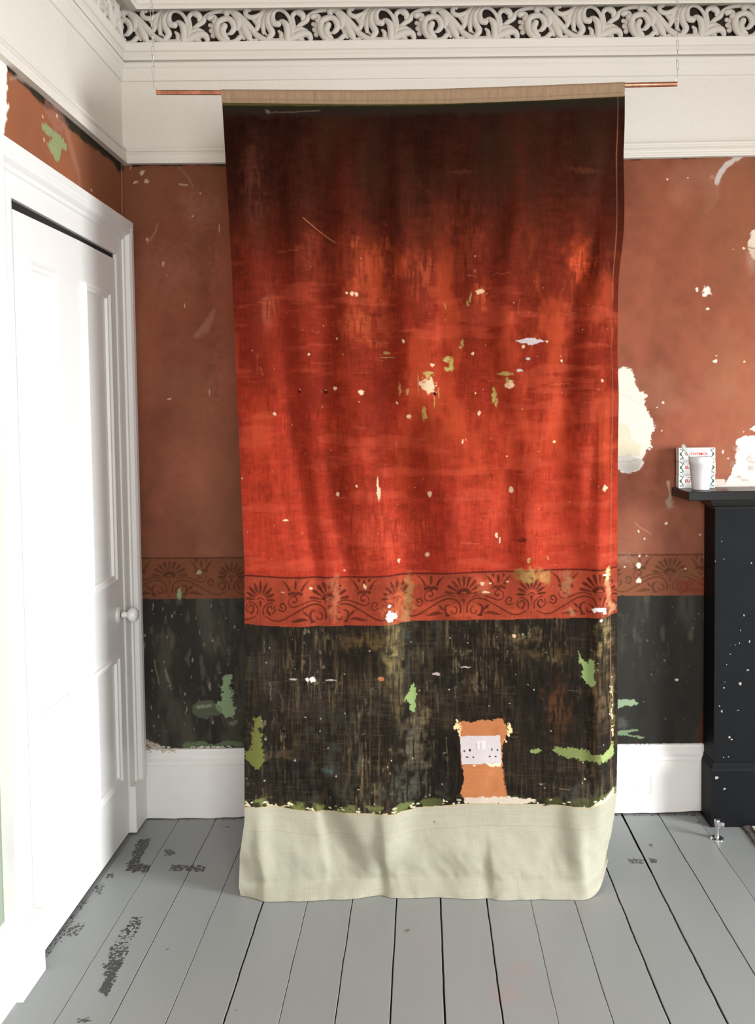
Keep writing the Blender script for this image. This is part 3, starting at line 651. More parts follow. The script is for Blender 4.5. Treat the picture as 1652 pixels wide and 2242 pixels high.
# baseboards
base = [(0, .250), (.006, .248), (.008, .240), (.009, .226), (.014, .216), (.0205, .208), (.0215, .197), (.018, .194), (.022, .191), (.022, .0062), (.018, .0058)]
bb = MB(); rings = []
for x in [-W] + list(np.linspace(-1.0, XR, 120)):
    dz = (vn(np.array(x * 26), np.array(0.), 71) - .5) * .0075
    rings.append([((x + d) if x == -W else x, D - d, z + (dz * (z < .01)) + (.002 * (z < .01)) - (.012 * max(0, -x - .4) if z < .01 else 0)) for d, z in base])
bb.loft(rings, False, False); o = struct(bb.build('baseboard_back', M_wood, fix=False))
x0, x1 = at(1386, 1700, 1, D - .022), at(1424, 1736, 1, D - .022)
b = MB()       # the square access plug let into the board, outlined by its joint
for (a0, c0, a1, c1) in ((x0[0], x1[2], x0[0] + .0006, x0[2]), (x1[0], x1[2], x1[0] + .0007, x0[2]), (x0[0], x1[2], x1[0], x1[2] + .0006), (x0[0], x0[2], x1[0], x0[2] + .0005)): b.box(a0, D - .0224, c0, a1, D - .021, c1)
b.build('plug_joint', mat('joint_line', (.30, .28, .26), .9), o)
mb = [(0, .205), (.010, .203), (.014, .19), (.022, .180), (.022, 0)]
struct(moulding_left('baseboard_left', mb, YF, 2.255))

# crumbling plaster along the top of the baseboard
cr = empty('crumbled_plaster', (-.9, D - .01, .25))
tag(cr, 'crumbled plaster lying along the top of the white baseboard beside the door', 'plaster debris', kind='stuff')
b = MB()
def lump(b, c, r, rs):
    pts = []
    rings = []
    for i in range(5):
        ph = math.pi * (i + .02) / 4.04; rings.append([(c[0] + r[0] * math.sin(ph) * math.cos(k * 1.2566) * rs.uniform(.7, 1.2), c[1] + r[1] * math.sin(ph) * math.sin(k * 1.2566) * rs.uniform(.7, 1.2), c[2] + r[2] * math.cos(ph)) for k in range(5)])
    b.loft(rings, True, True)
for k in range(44):
    t = rs.random() ** 1.5; x = -1.012 + .115 * t; h = .028 * (1 - t) ** .8
    lump(b, (x, D - .006, .250 + rs.uniform(-.012, h)), (rs.uniform(.004, .012), .005, rs.uniform(.0012, .0035)), rs)
for k in range(34):
    x = -.845 + .12 * rs.random() + (.0 if k < 26 else .08); lump(b, (x, D - .006, .252 + rs.uniform(0, .007)), (rs.uniform(.003, .009), .005, rs.uniform(.0012, .0035)), rs)
for k in range(20):
    x = .72 + .3 * rs.random(); lump(b, (x, D - .005, .250 + rs.uniform(-.002, .002)), (rs.uniform(.002, .006), .003, rs.uniform(.001, .002)), rs)
o = b.build('crumbs', M_chalk, cr); o.location = (.9, -(D - .01), -.25)

# ------------------------------------------------------------------ door in the left wall
door = empty('door_1', (-W, 2.7, 0)); struct(door)
def dchild(b, name, m, parent=door, bevel=0, **k):
    o = b.build(name, m, parent, bevel, **k)
    p = parent; off = Vector((0, 0, 0))
    while p is not None: off += p.location; p = p.parent
    o.location = -off; return o
DY0, DY1, DZ = 2.325, 3.090, 1.976      # leaf
ARC = [(0, 0), (0, .014), (.012, .016), (.058, .016), (.062, .022), (.072, .024), (.082, .036), (.094, .040), (.100, .034), (.104, .038), (.128, .038), (.131, .030), (.131, 0)]  # width outward, depth
# jambs and head as one mitred frame
b = MB(); z0 = .165
rings = [[(-W + d, DY0 - .012 - w, z0) for w, d in ARC], [(-W + d, DY0 - .012 - w, DZ + .012 + w) for w, d in ARC],
         [(-W + d, DY1 + .004 + w * .9, DZ + .012 + w) for w, d in ARC], [(-W + d, DY1 + .004 + w * .9, z0) for w, d in ARC]]
b.loft(rings, False, False)
dchild(b, 'architrave', M_wood, fix=False)
b = MB(); b.box(-W, DY0 - .145, 0, -W + .040, DY0 - .008, z0 + .004)
dchild(b, 'plinth_block', M_wood, bevel=.002)
b = MB(); b.box(-W, DY1 + .004, .006, -W + .034, DY1 + .128, z0 + .004)
dchild(b, 'plinth_block', M_wood, bevel=.004)
b = MB(); b.box(-W, DY0 - .012, 0, -W + .0030, DY1 + .006, DZ + .014)       # near-black backing, paints the shade in the gap round the leaf
dchild(b, 'door_reveal', M_gap)
# leaf with four raised-and-fielded panels
XF = -W + .010
ypan = [(2.395, 2.590), (2.790, 3.018)]; zpan = [(.215, .650), (.895, 1.852)]
b = MB()
yc = [DY0, 2.395, 2.590, 2.790, 3.018, DY1]; zc = [.012, .215, .650, .895, 1.852, DZ]
leafx = lambda y, z: XF
top = lambda y: DZ - .0045 - .0085 * max(0, (2.75 - y) / .42)      # the leaf has dropped towards the hinge side
for i in range(5):
    for j in range(5):
        if i in (1, 3) and j in (1, 3): continue
        y0, y1, q0, q1 = yc[i], yc[i + 1], zc[j], zc[j + 1]
        t0, t1 = (top(y0), top(y1)) if j == 4 else (q1, q1)
        b.add([(XF, y0, q0), (XF, y1, q0), (XF, y1, t1), (XF, y0, t0)], [(0, 1, 2, 3)])
ed = [(DY0, zc[0]), (DY1, zc[0]), (DY1, top(DY1)), (2.75, top(2.75)), (DY0, top(DY0))]
b.loft([[(XF, y, z) for y, z in ed], [(-W + .0032, y, z) for y, z in ed]], True, False)
leaf = dchild(b, 'door_leaf', M_wood, fix=True)
for (y0, y1) in ypan:
    for (q0, q1) in zpan:
        b = MB()
        steps = [(0, XF), (.001, XF + .009), (.008, XF + .011), (.014, XF + .005), (.022, XF + .004), (.026, XF - .004), (.040, XF - .005), (.055, XF - .004)]
        rings = [[(x, y0 + s_, q0 + s_), (x, y1 - s_, q0 + s_), (x, y1 - s_, q1 - s_), (x, y0 + s_, q1 - s_)] for s_, x in steps]
        b.loft(rings, True, False); b.add(rings[-1], [(0, 1, 2, 3)])
        dchild(b, 'door_panel', M_wood, leaf)
kc = at(258, 1346, 0, XF); KY, KZ = kc[1], kc[2]
b = MB(); b.lathe([(.013, .001), (.029, .001), (.0295, .003), (.027, .006), (.021, .009), (.016, .0105), (.013, .010)], (XF, KY, KZ), 'X', 36); rose = dchild(b, 'door_rose', M_china)
b = MB(); b.lathe([(.0125, 0), (.0125, .0075), (.008, .0085), (.008, .016)], (XF, KY, KZ), 'X', 24); dchild(b, 'knob_spindle', M_brass)
b = MB(); b.lathe([(.0085, .0135), (.0110, .016), (.0105, .024), (.0095, .030), (.0115, .034), (.0185, .038), (.0235, .045), (.0245, .052), (.0225, .060), (.016, .066), (.008, .0685), (.001, .069)], (XF, KY, KZ), 'X', 36)
kn = dchild(b, 'door_knob', M_china); kn['label'] = 'round white china knob'
b = MB(); b.sphere((-W + .030, 3.205, 2.103), .006, .010, .012); b.sphere((-W + .02, 3.190, 2.108), .006, .012, .008)

# ------------------------------------------------------------------ printed cloth
zt_line = lambda X: np.interp(X, [-.60, -.16, .09, .36, .61], [2.345, 2.336, 2.3355, 2.342, 2.352])  # lower edge of the pocket
NV, NU = 1240, 640
yrow_key = np.linspace(0, 1, NV)[:, None]; u = np.linspace(0, 1, NU)[None, :]
XL = lambda z: np.interp(z, [0, .03, .12, .227, .45, .99, 1.4, 1.9, 2.36], [-.560, -.566, -.562, -.545, -.541, -.530, -.540, -.551, -.569])
XRt = lambda z: np.interp(z, [0, .02, .06, .12, .227, .5, .96, 1.4, 1.9, 2.36], [.530, .556, .565, .568, .580, .587, .584, .586, .590, .592])
zbot = .002
zrow = 2.36 + (zbot - 2.36) * yrow_key + 0 * u
Xg = XL(zrow) + (XRt(zrow) - XL(zrow)) * u
ztop = zt_line(Xg); Zg = ztop + (zbot - ztop) * yrow_key
Xg = XL(Zg) + (XRt(Zg) - XL(Zg)) * u
PX, PY = proj(Xg, YC, Zg)
# folds: how far the cloth turns towards or away from the window, read along each band (x, y in photograph pixels on the cloth)
slope = np.zeros(PX.shape)
def fold(pts, amp, w):
    global slope
    ys_ = [p[1] for p in pts]; xs_ = [p[0] for p in pts]
    xc = np.interp(PY, ys_, xs_); amp = amp * (2.8 if amp < .8 else 1.1); f = smooth((PY - ys_[0] + 90) / 140) * smooth((ys_[-1] + 90 - PY) / 140)
    slope = slope + amp * f * np.exp(-((PX - xc) / w) ** 2)
fold([(560, 330), (565, 520), (592, 700), (615, 860), (640, 1040), (672, 1230), (690, 1500)], .26, 15)
fold([(600, 1000), (612, 1100), (640, 1240)], .22, 10)
fold([(665, 330), (680, 520), (690, 700), (705, 900), (712, 1100), (745, 1240), (740, 1350)], .22, 15)
fold([(775, 520), (790, 700), (792, 840)], .26, 24)
fold([(800, 880), (822, 1000), (850, 1120), (862, 1230), (870, 1400)], .34, 20)
fold([(790, 900), (800, 1000), (818, 1100)], .25, 6)
fold([(885, 300), (895, 480), (930, 620), (955, 780), (945, 880)], .26, 18)
fold([(1010, 900), (1030, 1050), (1020, 1220)], .16, 40)
fold([(1120, 900), (1105, 1050), (1080, 1220)], .12, 30)
fold([(1145, 360), (1145, 560), (1120, 660)], .16, 26)
fold([(1320, 330), (1290, 480), (1262, 600), (1225, 760), (1205, 950), (1185, 1150), (1180, 1300)], .26, 20)
fold([(1335, 600), (1325, 720), (1300, 880), (1284, 1060)], .30, 9)
fold([(1352, 560), (1347, 800), (1344, 1000), (1342, 1300), (1342, 1700), (1338, 1950)], 1.25, 24)
fold([(520, 240), (525, 600), (535, 800)], -.22, 22)
fold([(625, 420), (640, 700), (655, 860), (672, 1040), (700, 1240)], -.25, 13)
fold([(735, 330), (738, 600), (742, 860), (750, 1040), (775, 1240)], -.28, 16)
fold([(855, 420), (865, 620), (875, 780), (870, 860)], -.24, 18)
fold([(930, 900), (935, 1040), (965, 1130), (950, 1240)], -.22, 30)
fold([(1010, 420), (1015, 620), (1010, 760)], -.14, 28)
fold([(1130, 420), (1095, 560), (1085, 700), (1100, 850), (1130, 950), (1135, 1240)], -.22, 20)
fold([(1345, 330), (1325, 480), (1300, 600), (1285, 660)], -.30, 14)
fold([(1285, 640), (1262, 800), (1255, 950), (1262, 1150), (1290, 1240)], -.22, 16)
fold([(1325, 850), (1310, 1000), (1300, 1150), (1296, 1700)], -.20, 12)
fold([(700, 1700), (745, 1800), (800, 1900)], -.2, 22); fold([(880, 1400), (885, 1760), (870, 1860), (800, 1950)], .22, 26)
fold([(590, 1400), (580, 1800), (590, 1900)], .2, 18); fold([(830, 1820), (840, 1900), (850, 1960)], -.35, 9); fold([(560, 1850), (575, 1930)], -.3, 10)
fold([(1240, 1780), (1250, 1900)], -.2, 18); fold([(1280, 1850), (1290, 1960)], .3, 10); fold([(690, 1740), (705, 1830), (720, 1900)], .25, 7); fold([(1070, 1900), (1080, 1965)], -.35, 7)
# small wrinkles
slope += (fbm(PX / 26., PY / 190., 81, 4) - .5) * .16
dx = np.gradient(Xg, axis=1)
flat = slope.copy(); er = (PX > 1312); main = np.where(er, 0, flat)
main = main - (main * dx).sum(1, keepdims=True) / dx.sum(1, keepdims=True)
Yd = np.cumsum(np.where(er, np.maximum(flat, 0) + 0, main) * dx, axis=1)
Yd -= Yd[:, :1]
k = np.ones(31) / 31.
Yd = np.apply_along_axis(lambda c: np.convolve(np.pad(c, 15, 'edge'), k, 'valid'), 0, Yd)
Yd *= smooth((ztop - Zg) / .18)
# soft cross folds near the foot, where it touches the floor
low = smooth((.27 - Zg) / .2)
Yd += low * ((fbm(Xg * 7, Zg * 7 + Xg * 2, 91, 3) - .5) * .026 + (fbm(Xg * 16 + Zg * 6, Zg * 10, 92, 3) - .5) * .006)
Yd -= .030 * smooth((.05 - Zg) / .05) * smooth((Xg + .58) / .1)
Yd += .07 * smooth((Xg - .47) / .11) * smooth((.30 - Zg) / .3)          # right-hand corner curls back
fx = (Xg - .478) / .08
Zg = np.where(fx > 0, np.maximum(Zg, .062 * np.clip(fx, 0, 1.3) ** 2.4 * smooth((.14 - Zg) / .14) + Zg * (1 - 0)), Zg)
Yg = YC + Yd
# the print
C = Paint(PX, PY, Xg, Zg, 740)
N1 = fbm(Xg * 4.5, Zg * 1.8, 101, 4); N2 = fbm(Xg * 13, Zg * 5, 102, 5); N3 = fbm(Xg * 34, Zg * 22, 103, 4); NVt = fbm(Xg * 22, Zg * 2.4, 104, 4); NH = fbm(Xg * 6, Zg * 30, 105, 4)
cl = ramp(PY + (N1 - .5) * 70 + (NVt - .5) * 160, [(235, (40, 19, 13)), (330, (50, 22, 14)), (430, (62, 27, 18)), (530, (80, 31, 20)), (620, (102, 37, 24)), (720, (120, 41, 27)), (850, (128, 42, 27)), (980, (140, 46, 30)), (1100, (154, 52, 35)), (1265, (160, 55, 38))])
S1 = fbm(PX * .42, PY * .045, 150, 5); S2 = fbm(PX * .09, PY * .42, 151, 5); S3 = fbm(PX * .8, PY * .8, 152, 2); S4 = fbm(PX * .05, PY * .09, 153, 5)
cl *= np.clip(.42 + .5 * N1 + .35 * N2 + .5 * (S1 - .5) + .35 * (S2 - .5) + .25 * (S3 - .5) + .55 * (S4 - .3), .2, 2)[..., None] * .80
og = (smooth((N2 - .54) * 6) * smooth((PY - 470) / 160) * smooth((1150 - PY) / 200))[..., None] * .34; cl = cl * (1 - og) + s2l((178, 74, 42)) * og
hb = (smooth((NH - .56) * 8) * smooth((PY - 500) / 200))[..., None] * .20; cl = cl * (1 - hb) + s2l((190, 84, 58)) * hb
dkm = (smooth((.44 - N2) * 6) * smooth((PY - 420) / 200) * smooth((1240 - PY) / 200))[..., None] * .42; cl = cl * (1 - dkm) + s2l((98, 32, 24)) * dkm
gr = (smooth((fbm(Xg * 8, Zg * 3, 110, 3) - .5) * 5) * smooth((480 - PY) / 120))[..., None] * .3; cl = cl * (1 - gr) + s2l((44, 32, 20)) * gr
C.c = cl
# brighter and darker clouds of the printed wall
for (x, y, rx, ry, c, a) in ((1268, 572, 22, 34, (214, 84, 44), .7), (815, 590, 44, 50, (190, 82, 52), .5), (925, 610, 30, 50, (190, 84, 54), .4), (800, 715, 46, 28, (186, 86, 52), .5), (1065, 655, 20, 20, (206, 92, 50), .6), (1215, 700, 46, 24, (186, 76, 48), .4),
                             (560, 420, 22, 100, (88, 46, 34), .5), (690, 560, 30, 50, (140, 60, 42), .5), (1000, 500, 60, 60, (112, 52, 34), .35), (735, 1010, 34, 60, (120, 40, 28), .5), (880, 470, 26, 60, (52, 24, 18), .5), (590, 680, 16, 40, (160, 92, 66), .5),
                             (960, 1140, 54, 60, (132, 42, 32), .55), (1250, 620, 30, 60, (90, 32, 24), .3), (945, 960, 60, 60, (150, 62, 36), .4), (1150, 1130, 110, 60, (214, 84, 58), .35), (830, 1180, 60, 60, (220, 90, 62), .4), (620, 960, 60, 90, (196, 66, 44), .35), (1200, 960, 90, 60, (206, 76, 46), .35),
                             (580, 1120, 40, 90, (206, 70, 46), .3), (1110, 800, 60, 90, (140, 44, 30), .35), (640, 800, 40, 60, (150, 50, 34), .3), (1020, 580, 40, 60, (150, 62, 38), .4)):
    C.blob(x, y, rx, ry, tuple(v * .86 for v in c), a * .9, soft=.8, rough=.8, freq=.045, seed=int(x), streak=True)
for kk in range(110):                       # brush marks and scratches
    x, y = rs.uniform(520, 1340), rs.uniform(520, 1240); L_ = rs.uniform(6, 50)
    hor = rs.random() < .6; dxx, dyy = (L_, rs.uniform(-5, 5)) if hor else (rs.uniform(-6, 6), L_)
    C.stroke([(x, y), (x + dxx / 2, y + dyy / 2 + rs.uniform(-2, 2)), (x + dxx, y + dyy)], rs.uniform(.5, 1.6), rs.choice([(190, 92, 64), (170, 80, 50), (90, 32, 22), (196, 108, 84)]), rs.uniform(.08, .26), soft=1.4, rough=4, seed=kk)
topy = 236 + 0 * PX
tl = np.interp(PX, [480, 700, 950, 1366], [238, 239, 237, 219]) ; m = smooth((tl + 24 + (N3 - .5) * 22 - PY) / 16)[..., None]; C.c = C.c * (1 - m) + s2l((36, 27, 22)) * m
m = smooth((tl + 5 + (N3 - .5) * 8 - PY) / 4)[..., None]; C.c = C.c * (1 - m) + s2l((32, 30, 20)) * m
m = smooth((tl - 6 + (N3 - .5) * 3 - PY) / 2)[..., None]; C.c = C.c * (1 - m) + s2l((72, 66, 36)) * m
# border of the print
lt = lambda x: np.interp(x, [520, 640, 760, 900, 1040, 1200, 1350], [1259, 1265, 1266, 1261, 1256, 1252, 1249])
lb = lambda x: np.interp(x, [520, 600, 720, 860, 960, 1200, 1350], [1364, 1371, 1373, 1371, 1366, 1359, 1353])
bnd = PY > lt(PX); C.c[bnd] = (s2l((140, 60, 42)) * (.35 + .45 * N1 + .3 * N2 + .4 * (S1 - .3) + .4 * (S4 - .3))[..., None])[bnd]
for kk in range(30): C.blob(rs.uniform(530, 1350), rs.uniform(1265, 1365), rs.uniform(8, 34), rs.uniform(6, 24), rs.choice([(196, 88, 56), (140, 60, 44)]), rs.uniform(.15, .35), soft=.8, rough=.7, seed=kk)
for xc in (720 - 298, 720, 1016, 1314):
    stencil(C, xc, lt, 297 / 1720., .86, (58, 28, 20), rs, 1.09)
C.stroke([(x, lt(x)) for x in range(500, 1380, 30)], 1.9, (72, 28, 24), .95, soft=1.3, rough=.8)
# olive and cream wear on the border
for (x, y, rx, ry, c, a) in ((895, 1300, 9, 40, (150, 128, 80), .5), (888, 1355, 8, 20, (150, 128, 84), .5), (872, 1330, 20, 34, (196, 110, 70), .35), (1160, 1262, 26, 12, (138, 122, 68), .7), (1195, 1265, 12, 10, (160, 128, 76), .6), (1243, 1278, 10, 26, (158, 110, 78), .6), (1250, 1345, 10, 8, (170, 130, 90), .5),
                             (1336, 1262, 6, 14, (226, 200, 140), .9), (1335, 1300, 7, 30, (220, 150, 110), .5), (732, 1310, 9, 55, (180, 110, 80), .45), (1345, 1340, 8, 14, (190, 150, 110), .5), (1060, 1290, 10, 14, (200, 110, 80), .3)):
    C.blob(x, y, rx, ry, c, a, soft=.6, rough=.9, freq=.08, seed=int(x + y))
mk = PY > lb(PX) + (N3 - .5) * 2
K1 = fbm(Xg * 20, Zg * 3.2, 121, 5); K2 = fbm(Xg * 50, Zg * 9, 122, 4); K3 = fbm(Xg * 3.6, Zg * 3, 123, 4); K4 = fbm(Xg * 7, Zg * 40, 124, 4)
bk = np.empty_like(C.c); bk[:] = s2l((46, 41, 36)); bk *= (.25 + .5 * K3 + .7 * (S1 - .3))[..., None]
zone = smooth((K3 - .40) * 5); zone2 = smooth((fbm(Xg * 6, Zg * 4, 160, 3) - .46) * 6)
T1 = fbm(PX * .30, PY * .022, 161, 5); T2 = fbm(PX * .10, PY * .05, 162, 5); T3 = fbm(PX * .035, PY * .35, 163, 5)
for (mask, colr) in ((.55 * zone * smooth((T1 - .42) * 3.4), (74, 62, 44)), (.34 * zone2 * smooth((T2 - .48) * 4) * smooth((T1 - .40) * 4), (104, 90, 66)), (.22 * zone * smooth((T3 - .52) * 5), (92, 82, 62)),
                     (.38 * zone2 * zone * smooth((T1 - .58) * 7), (130, 114, 82)), (.34 * smooth((K3 - .55) * 6) * smooth((T2 - .40) * 3), (76, 80, 70)), (.30 * zone2 * smooth((fbm(PX * .15, PY * .06, 164, 5) - .68) * 14), (150, 138, 108))):
    mask = np.clip(mask, 0, 1)[..., None]; bk = bk * (1 - mask) + s2l(colr) * mask
bk = bk * .80
C.c[mk] = bk[mk]
for (x, y, rx, ry, c, a) in ((855, 1430, 12, 60, (176, 158, 104), .55), (870, 1480, 10, 110, (140, 124, 84), .45), (795, 1408, 54, 16, (118, 96, 58), .55), (910, 1640, 22, 60, (128, 118, 96), .5), (920, 1580, 16, 30, (150, 132, 100), .45), (900, 1730, 60, 24, (96, 96, 82), .55),
                             (1145, 1402, 34, 16, (128, 108, 76), .5), (1325, 1400, 14, 40, (166, 144, 98), .6), (1310, 1520, 20, 60, (128, 106, 76), .5), (1348, 1540, 5, 60, (190, 170, 120), .5), (1220, 1560, 20, 60, (112, 72, 44), .5), (1040, 1500, 80, 70, (30, 26, 24), .7), (620, 1700, 90, 50, (26, 27, 26), .7),
                             (1290, 1700, 70, 40, (34, 33, 28), .6), (1260, 1740, 30, 14, (84, 82, 76), .6), (650, 1540, 60, 40, (70, 62, 54), .5), (720, 1690, 16, 6, (90, 110, 104), .6), (610, 1660, 40, 8, (100, 82, 66), .5), (1200, 1440, 50, 12, (120, 98, 66), .35), (700, 1430, 60, 30, (40, 36, 34), .5), (570, 1430, 30, 50, (58, 54, 50), .5)):
    C.blob(x, y, rx, ry, tuple(v * .85 for v in c), a * .85, soft=.8, rough=.9, freq=.06, seed=int(x + y), streak=True)
for kk in range(60):
    x, y = rs.uniform(535, 1350), rs.uniform(1385, 1740); v = rs.random() < .7
    C.stroke([(x, y), (x + (rs.uniform(-1, 1) if v else rs.uniform(5, 26)), y + (rs.uniform(5, 44) if v else rs.uniform(-1, 1)))], rs.uniform(.2, .9), rs.choice([(150, 134, 104), (110, 96, 70), (130, 108, 80)]), rs.uniform(.1, .4), soft=1.1, rough=2.5, seed=kk)
for kk in range(60): C.blob(rs.uniform(535, 1350), rs.uniform(1385, 1760), rs.uniform(.8, 1.8), rs.uniform(.8, 2.2), (190, 186, 172), rs.uniform(.4, .9), rough=.5, seed=kk)
for kk in range(36): C.blob(rs.uniform(1344, 1352), rs.uniform(1490, 1660), rs.uniform(1, 2.4), rs.uniform(1, 3), (214, 200, 150), .7, rough=.5, seed=kk)
LG = (122, 144, 92); OG = (92, 94, 50)
C.poly([(903, 1503), (906, 1512), (911, 1520), (910, 1535), (908, 1545), (912, 1556), (904, 1568), (894, 1562), (896, 1548), (884, 1540), (892, 1525), (898, 1515)], LG, 1, 6, .2, 21)
C.poly([(1268, 1425), (1274, 1448), (1286, 1455), (1291, 1447), (1300, 1450), (1301, 1478), (1304, 1498), (1296, 1508), (1286, 1500), (1276, 1486), (1278, 1465), (1269, 1450)], LG, 1, 6, .2, 22)
C.poly([(556, 1570), (572, 1568), (573, 1590), (564, 1598), (574, 1608), (574, 1625), (570, 1640), (578, 1655), (576, 1672), (568, 1688), (556, 1680), (538, 1664), (534, 1648), (548, 1640), (553, 1622), (550, 1605), (558, 1596)], OG, 1, 7, .2, 23)
C.poly([(1160, 1650), (1180, 1644), (1189, 1648), (1176, 1656), (1164, 1655)], (116, 130, 80), 1, 3, .2, 24)
C.poly([(1208, 1650), (1222, 1641), (1245, 1643), (1270, 1645), (1284, 1647), (1296, 1653), (1312, 1656), (1330, 1652), (1350, 1638), (1351, 1668), (1335, 1672), (1318, 1672), (1300, 1670), (1280, 1670), (1262, 1666), (1245, 1663), (1225, 1656)], (108, 120, 72), 1, 7, .2, 25)
C.poly([(1315, 1658), (1350, 1642), (1350, 1668), (1320, 1671)], (140, 156, 100), .9, 4, .2, 26)
# foot of the print and the bare canvas
lc = lambda x: np.interp(x, [515, 560, 600, 640, 690, 760, 860, 920, 1000, 1060, 1120, 1200, 1290, 1350], [1766, 1768, 1770, 1778, 1783, 1780, 1781, 1775, 1768, 1765, 1766, 1767, 1769, 1755])
edg = (fbm(Xg * 40, Zg * 12, 130, 4) - .5) * 12
gs = smooth((PY - (lc(PX) - 20 + edg)) / 6) * smooth((fbm(Xg * 26, Zg * 26, 131, 4) - .42) * 8) * np.interp(PX, [530, 620, 640, 900, 960, 1300, 1350], [.9, .8, .9, .7, .3, .2, .8]); C.c = C.c * (1 - gs[..., None]) + s2l((104, 112, 66)) * gs[..., None]
for kk in range(70):
    x = rs.uniform(535, 1350); C.blob(x, lc(x) - rs.uniform(1, 12), rs.uniform(1.5, 6), rs.uniform(1, 3), (212, 204, 170), rs.uniform(.5, 1), rough=.8, freq=.2, seed=kk)
C.poly([(1005, 1590), (1010, 1588), (1030, 1590), (1060, 1583), (1080, 1585), (1090, 1579), (1099, 1578), (1104, 1585), (1110, 1592), (1112, 1610), (1106, 1630), (1100, 1640), (1101, 1680), (1104, 1720), (1112, 1754), (1016, 1756), (1008, 1745), (1010, 1738), (1016, 1715), (1014, 1690), (1009, 1640), (1007, 1615)], (166, 108, 70), 1, 4, .16, 27)
C.poly([(1016, 1752), (1112, 1750), (1160, 1755), (1180, 1762), (1110, 1767), (1030, 1768), (1018, 1764)], (190, 178, 162), .95, 5, .14, 28)
C.poly([(1290, 1768), (1310, 1756), (1335, 1750), (1352, 1738), (1352, 1765), (1330, 1768)], (196, 200, 170), .9, 6, .14, 29)
for (x, y, rx, ry) in ((1003, 1598, 6, 10), (1000, 1588, 4, 3), (1006, 1612, 3, 7), (1116, 1600, 5, 10), (1119, 1606, 4, 6), (1114, 1615, 3, 6), (1108, 1630, 3, 3)): C.blob(x, y, rx, ry, (216, 194, 146), 1, rough=.8, freq=.2, seed=int(x + y))
for kk in range(10): C.blob(rs.uniform(1015, 1100), rs.uniform(1600, 1745), rs.uniform(4, 14), rs.uniform(4, 16), rs.choice([(184, 124, 80), (150, 92, 58), (176, 120, 90)]), .4, soft=.5, rough=.9, seed=kk)
C.stroke([(1010, 1600), (1009, 1640), (1011, 1690)], 1.2, (150, 88, 54), .6, rough=2); C.stroke([(1103, 1690), (1106, 1720), (1111, 1750)], 1.4, (130, 76, 50), .6, rough=2)
# the printed double socket
C.poly([(1009, 1622), (1097, 1618), (1098, 1650), (1099, 1679), (1012, 1682)], (150, 106, 84), .55, .5, seed=30)
C.poly([(1008, 1620), (1096, 1617), (1097.5, 1648), (1099, 1677), (1011, 1681)], (184, 179, 180), 1, .4, seed=31)
for (x, y) in ((1049, 1638), (1058.5, 1637.5)): 
    C.poly([(x - 4.6, y - 8), (x + 4.6, y - 8.5), (x + 4.8, y + 9), (x - 4.4, y + 9.5)], (198, 192, 192), 1, .3); C.stroke([(x - 4.8, y - 3), (x - 4.6, y + 9.4)], .8, (140, 130, 128), .8)
for (x, y, w, h) in ((1029, 1650, 1.8, 3), (1023, 1665.5, 2.2, 1.5), (1036.5, 1665, 2.2, 1.5), (1078, 1648, 1.6, 3), (1073, 1663, 2.4, 1.5), (1086, 1662.5, 2.2, 1.5)): C.poly([(x - w, y - h), (x + w, y - h), (x + w, y + h), (x - w, y + h)], (26, 20, 22), 1, 0)
for (x, y) in ((1017, 1652.5), (1090, 1649)): C.blob(x, y, 2.2, 2.2, (60, 52, 52), 1, rough=0, soft=.3)
for (pp) in ([(1066, 1679), (1098, 1676), (1096, 1684), (1074, 1686)], [(1034, 1681), (1042, 1681), (1040, 1686)]): C.poly(pp, (230, 200, 172), 1, 2, .2)
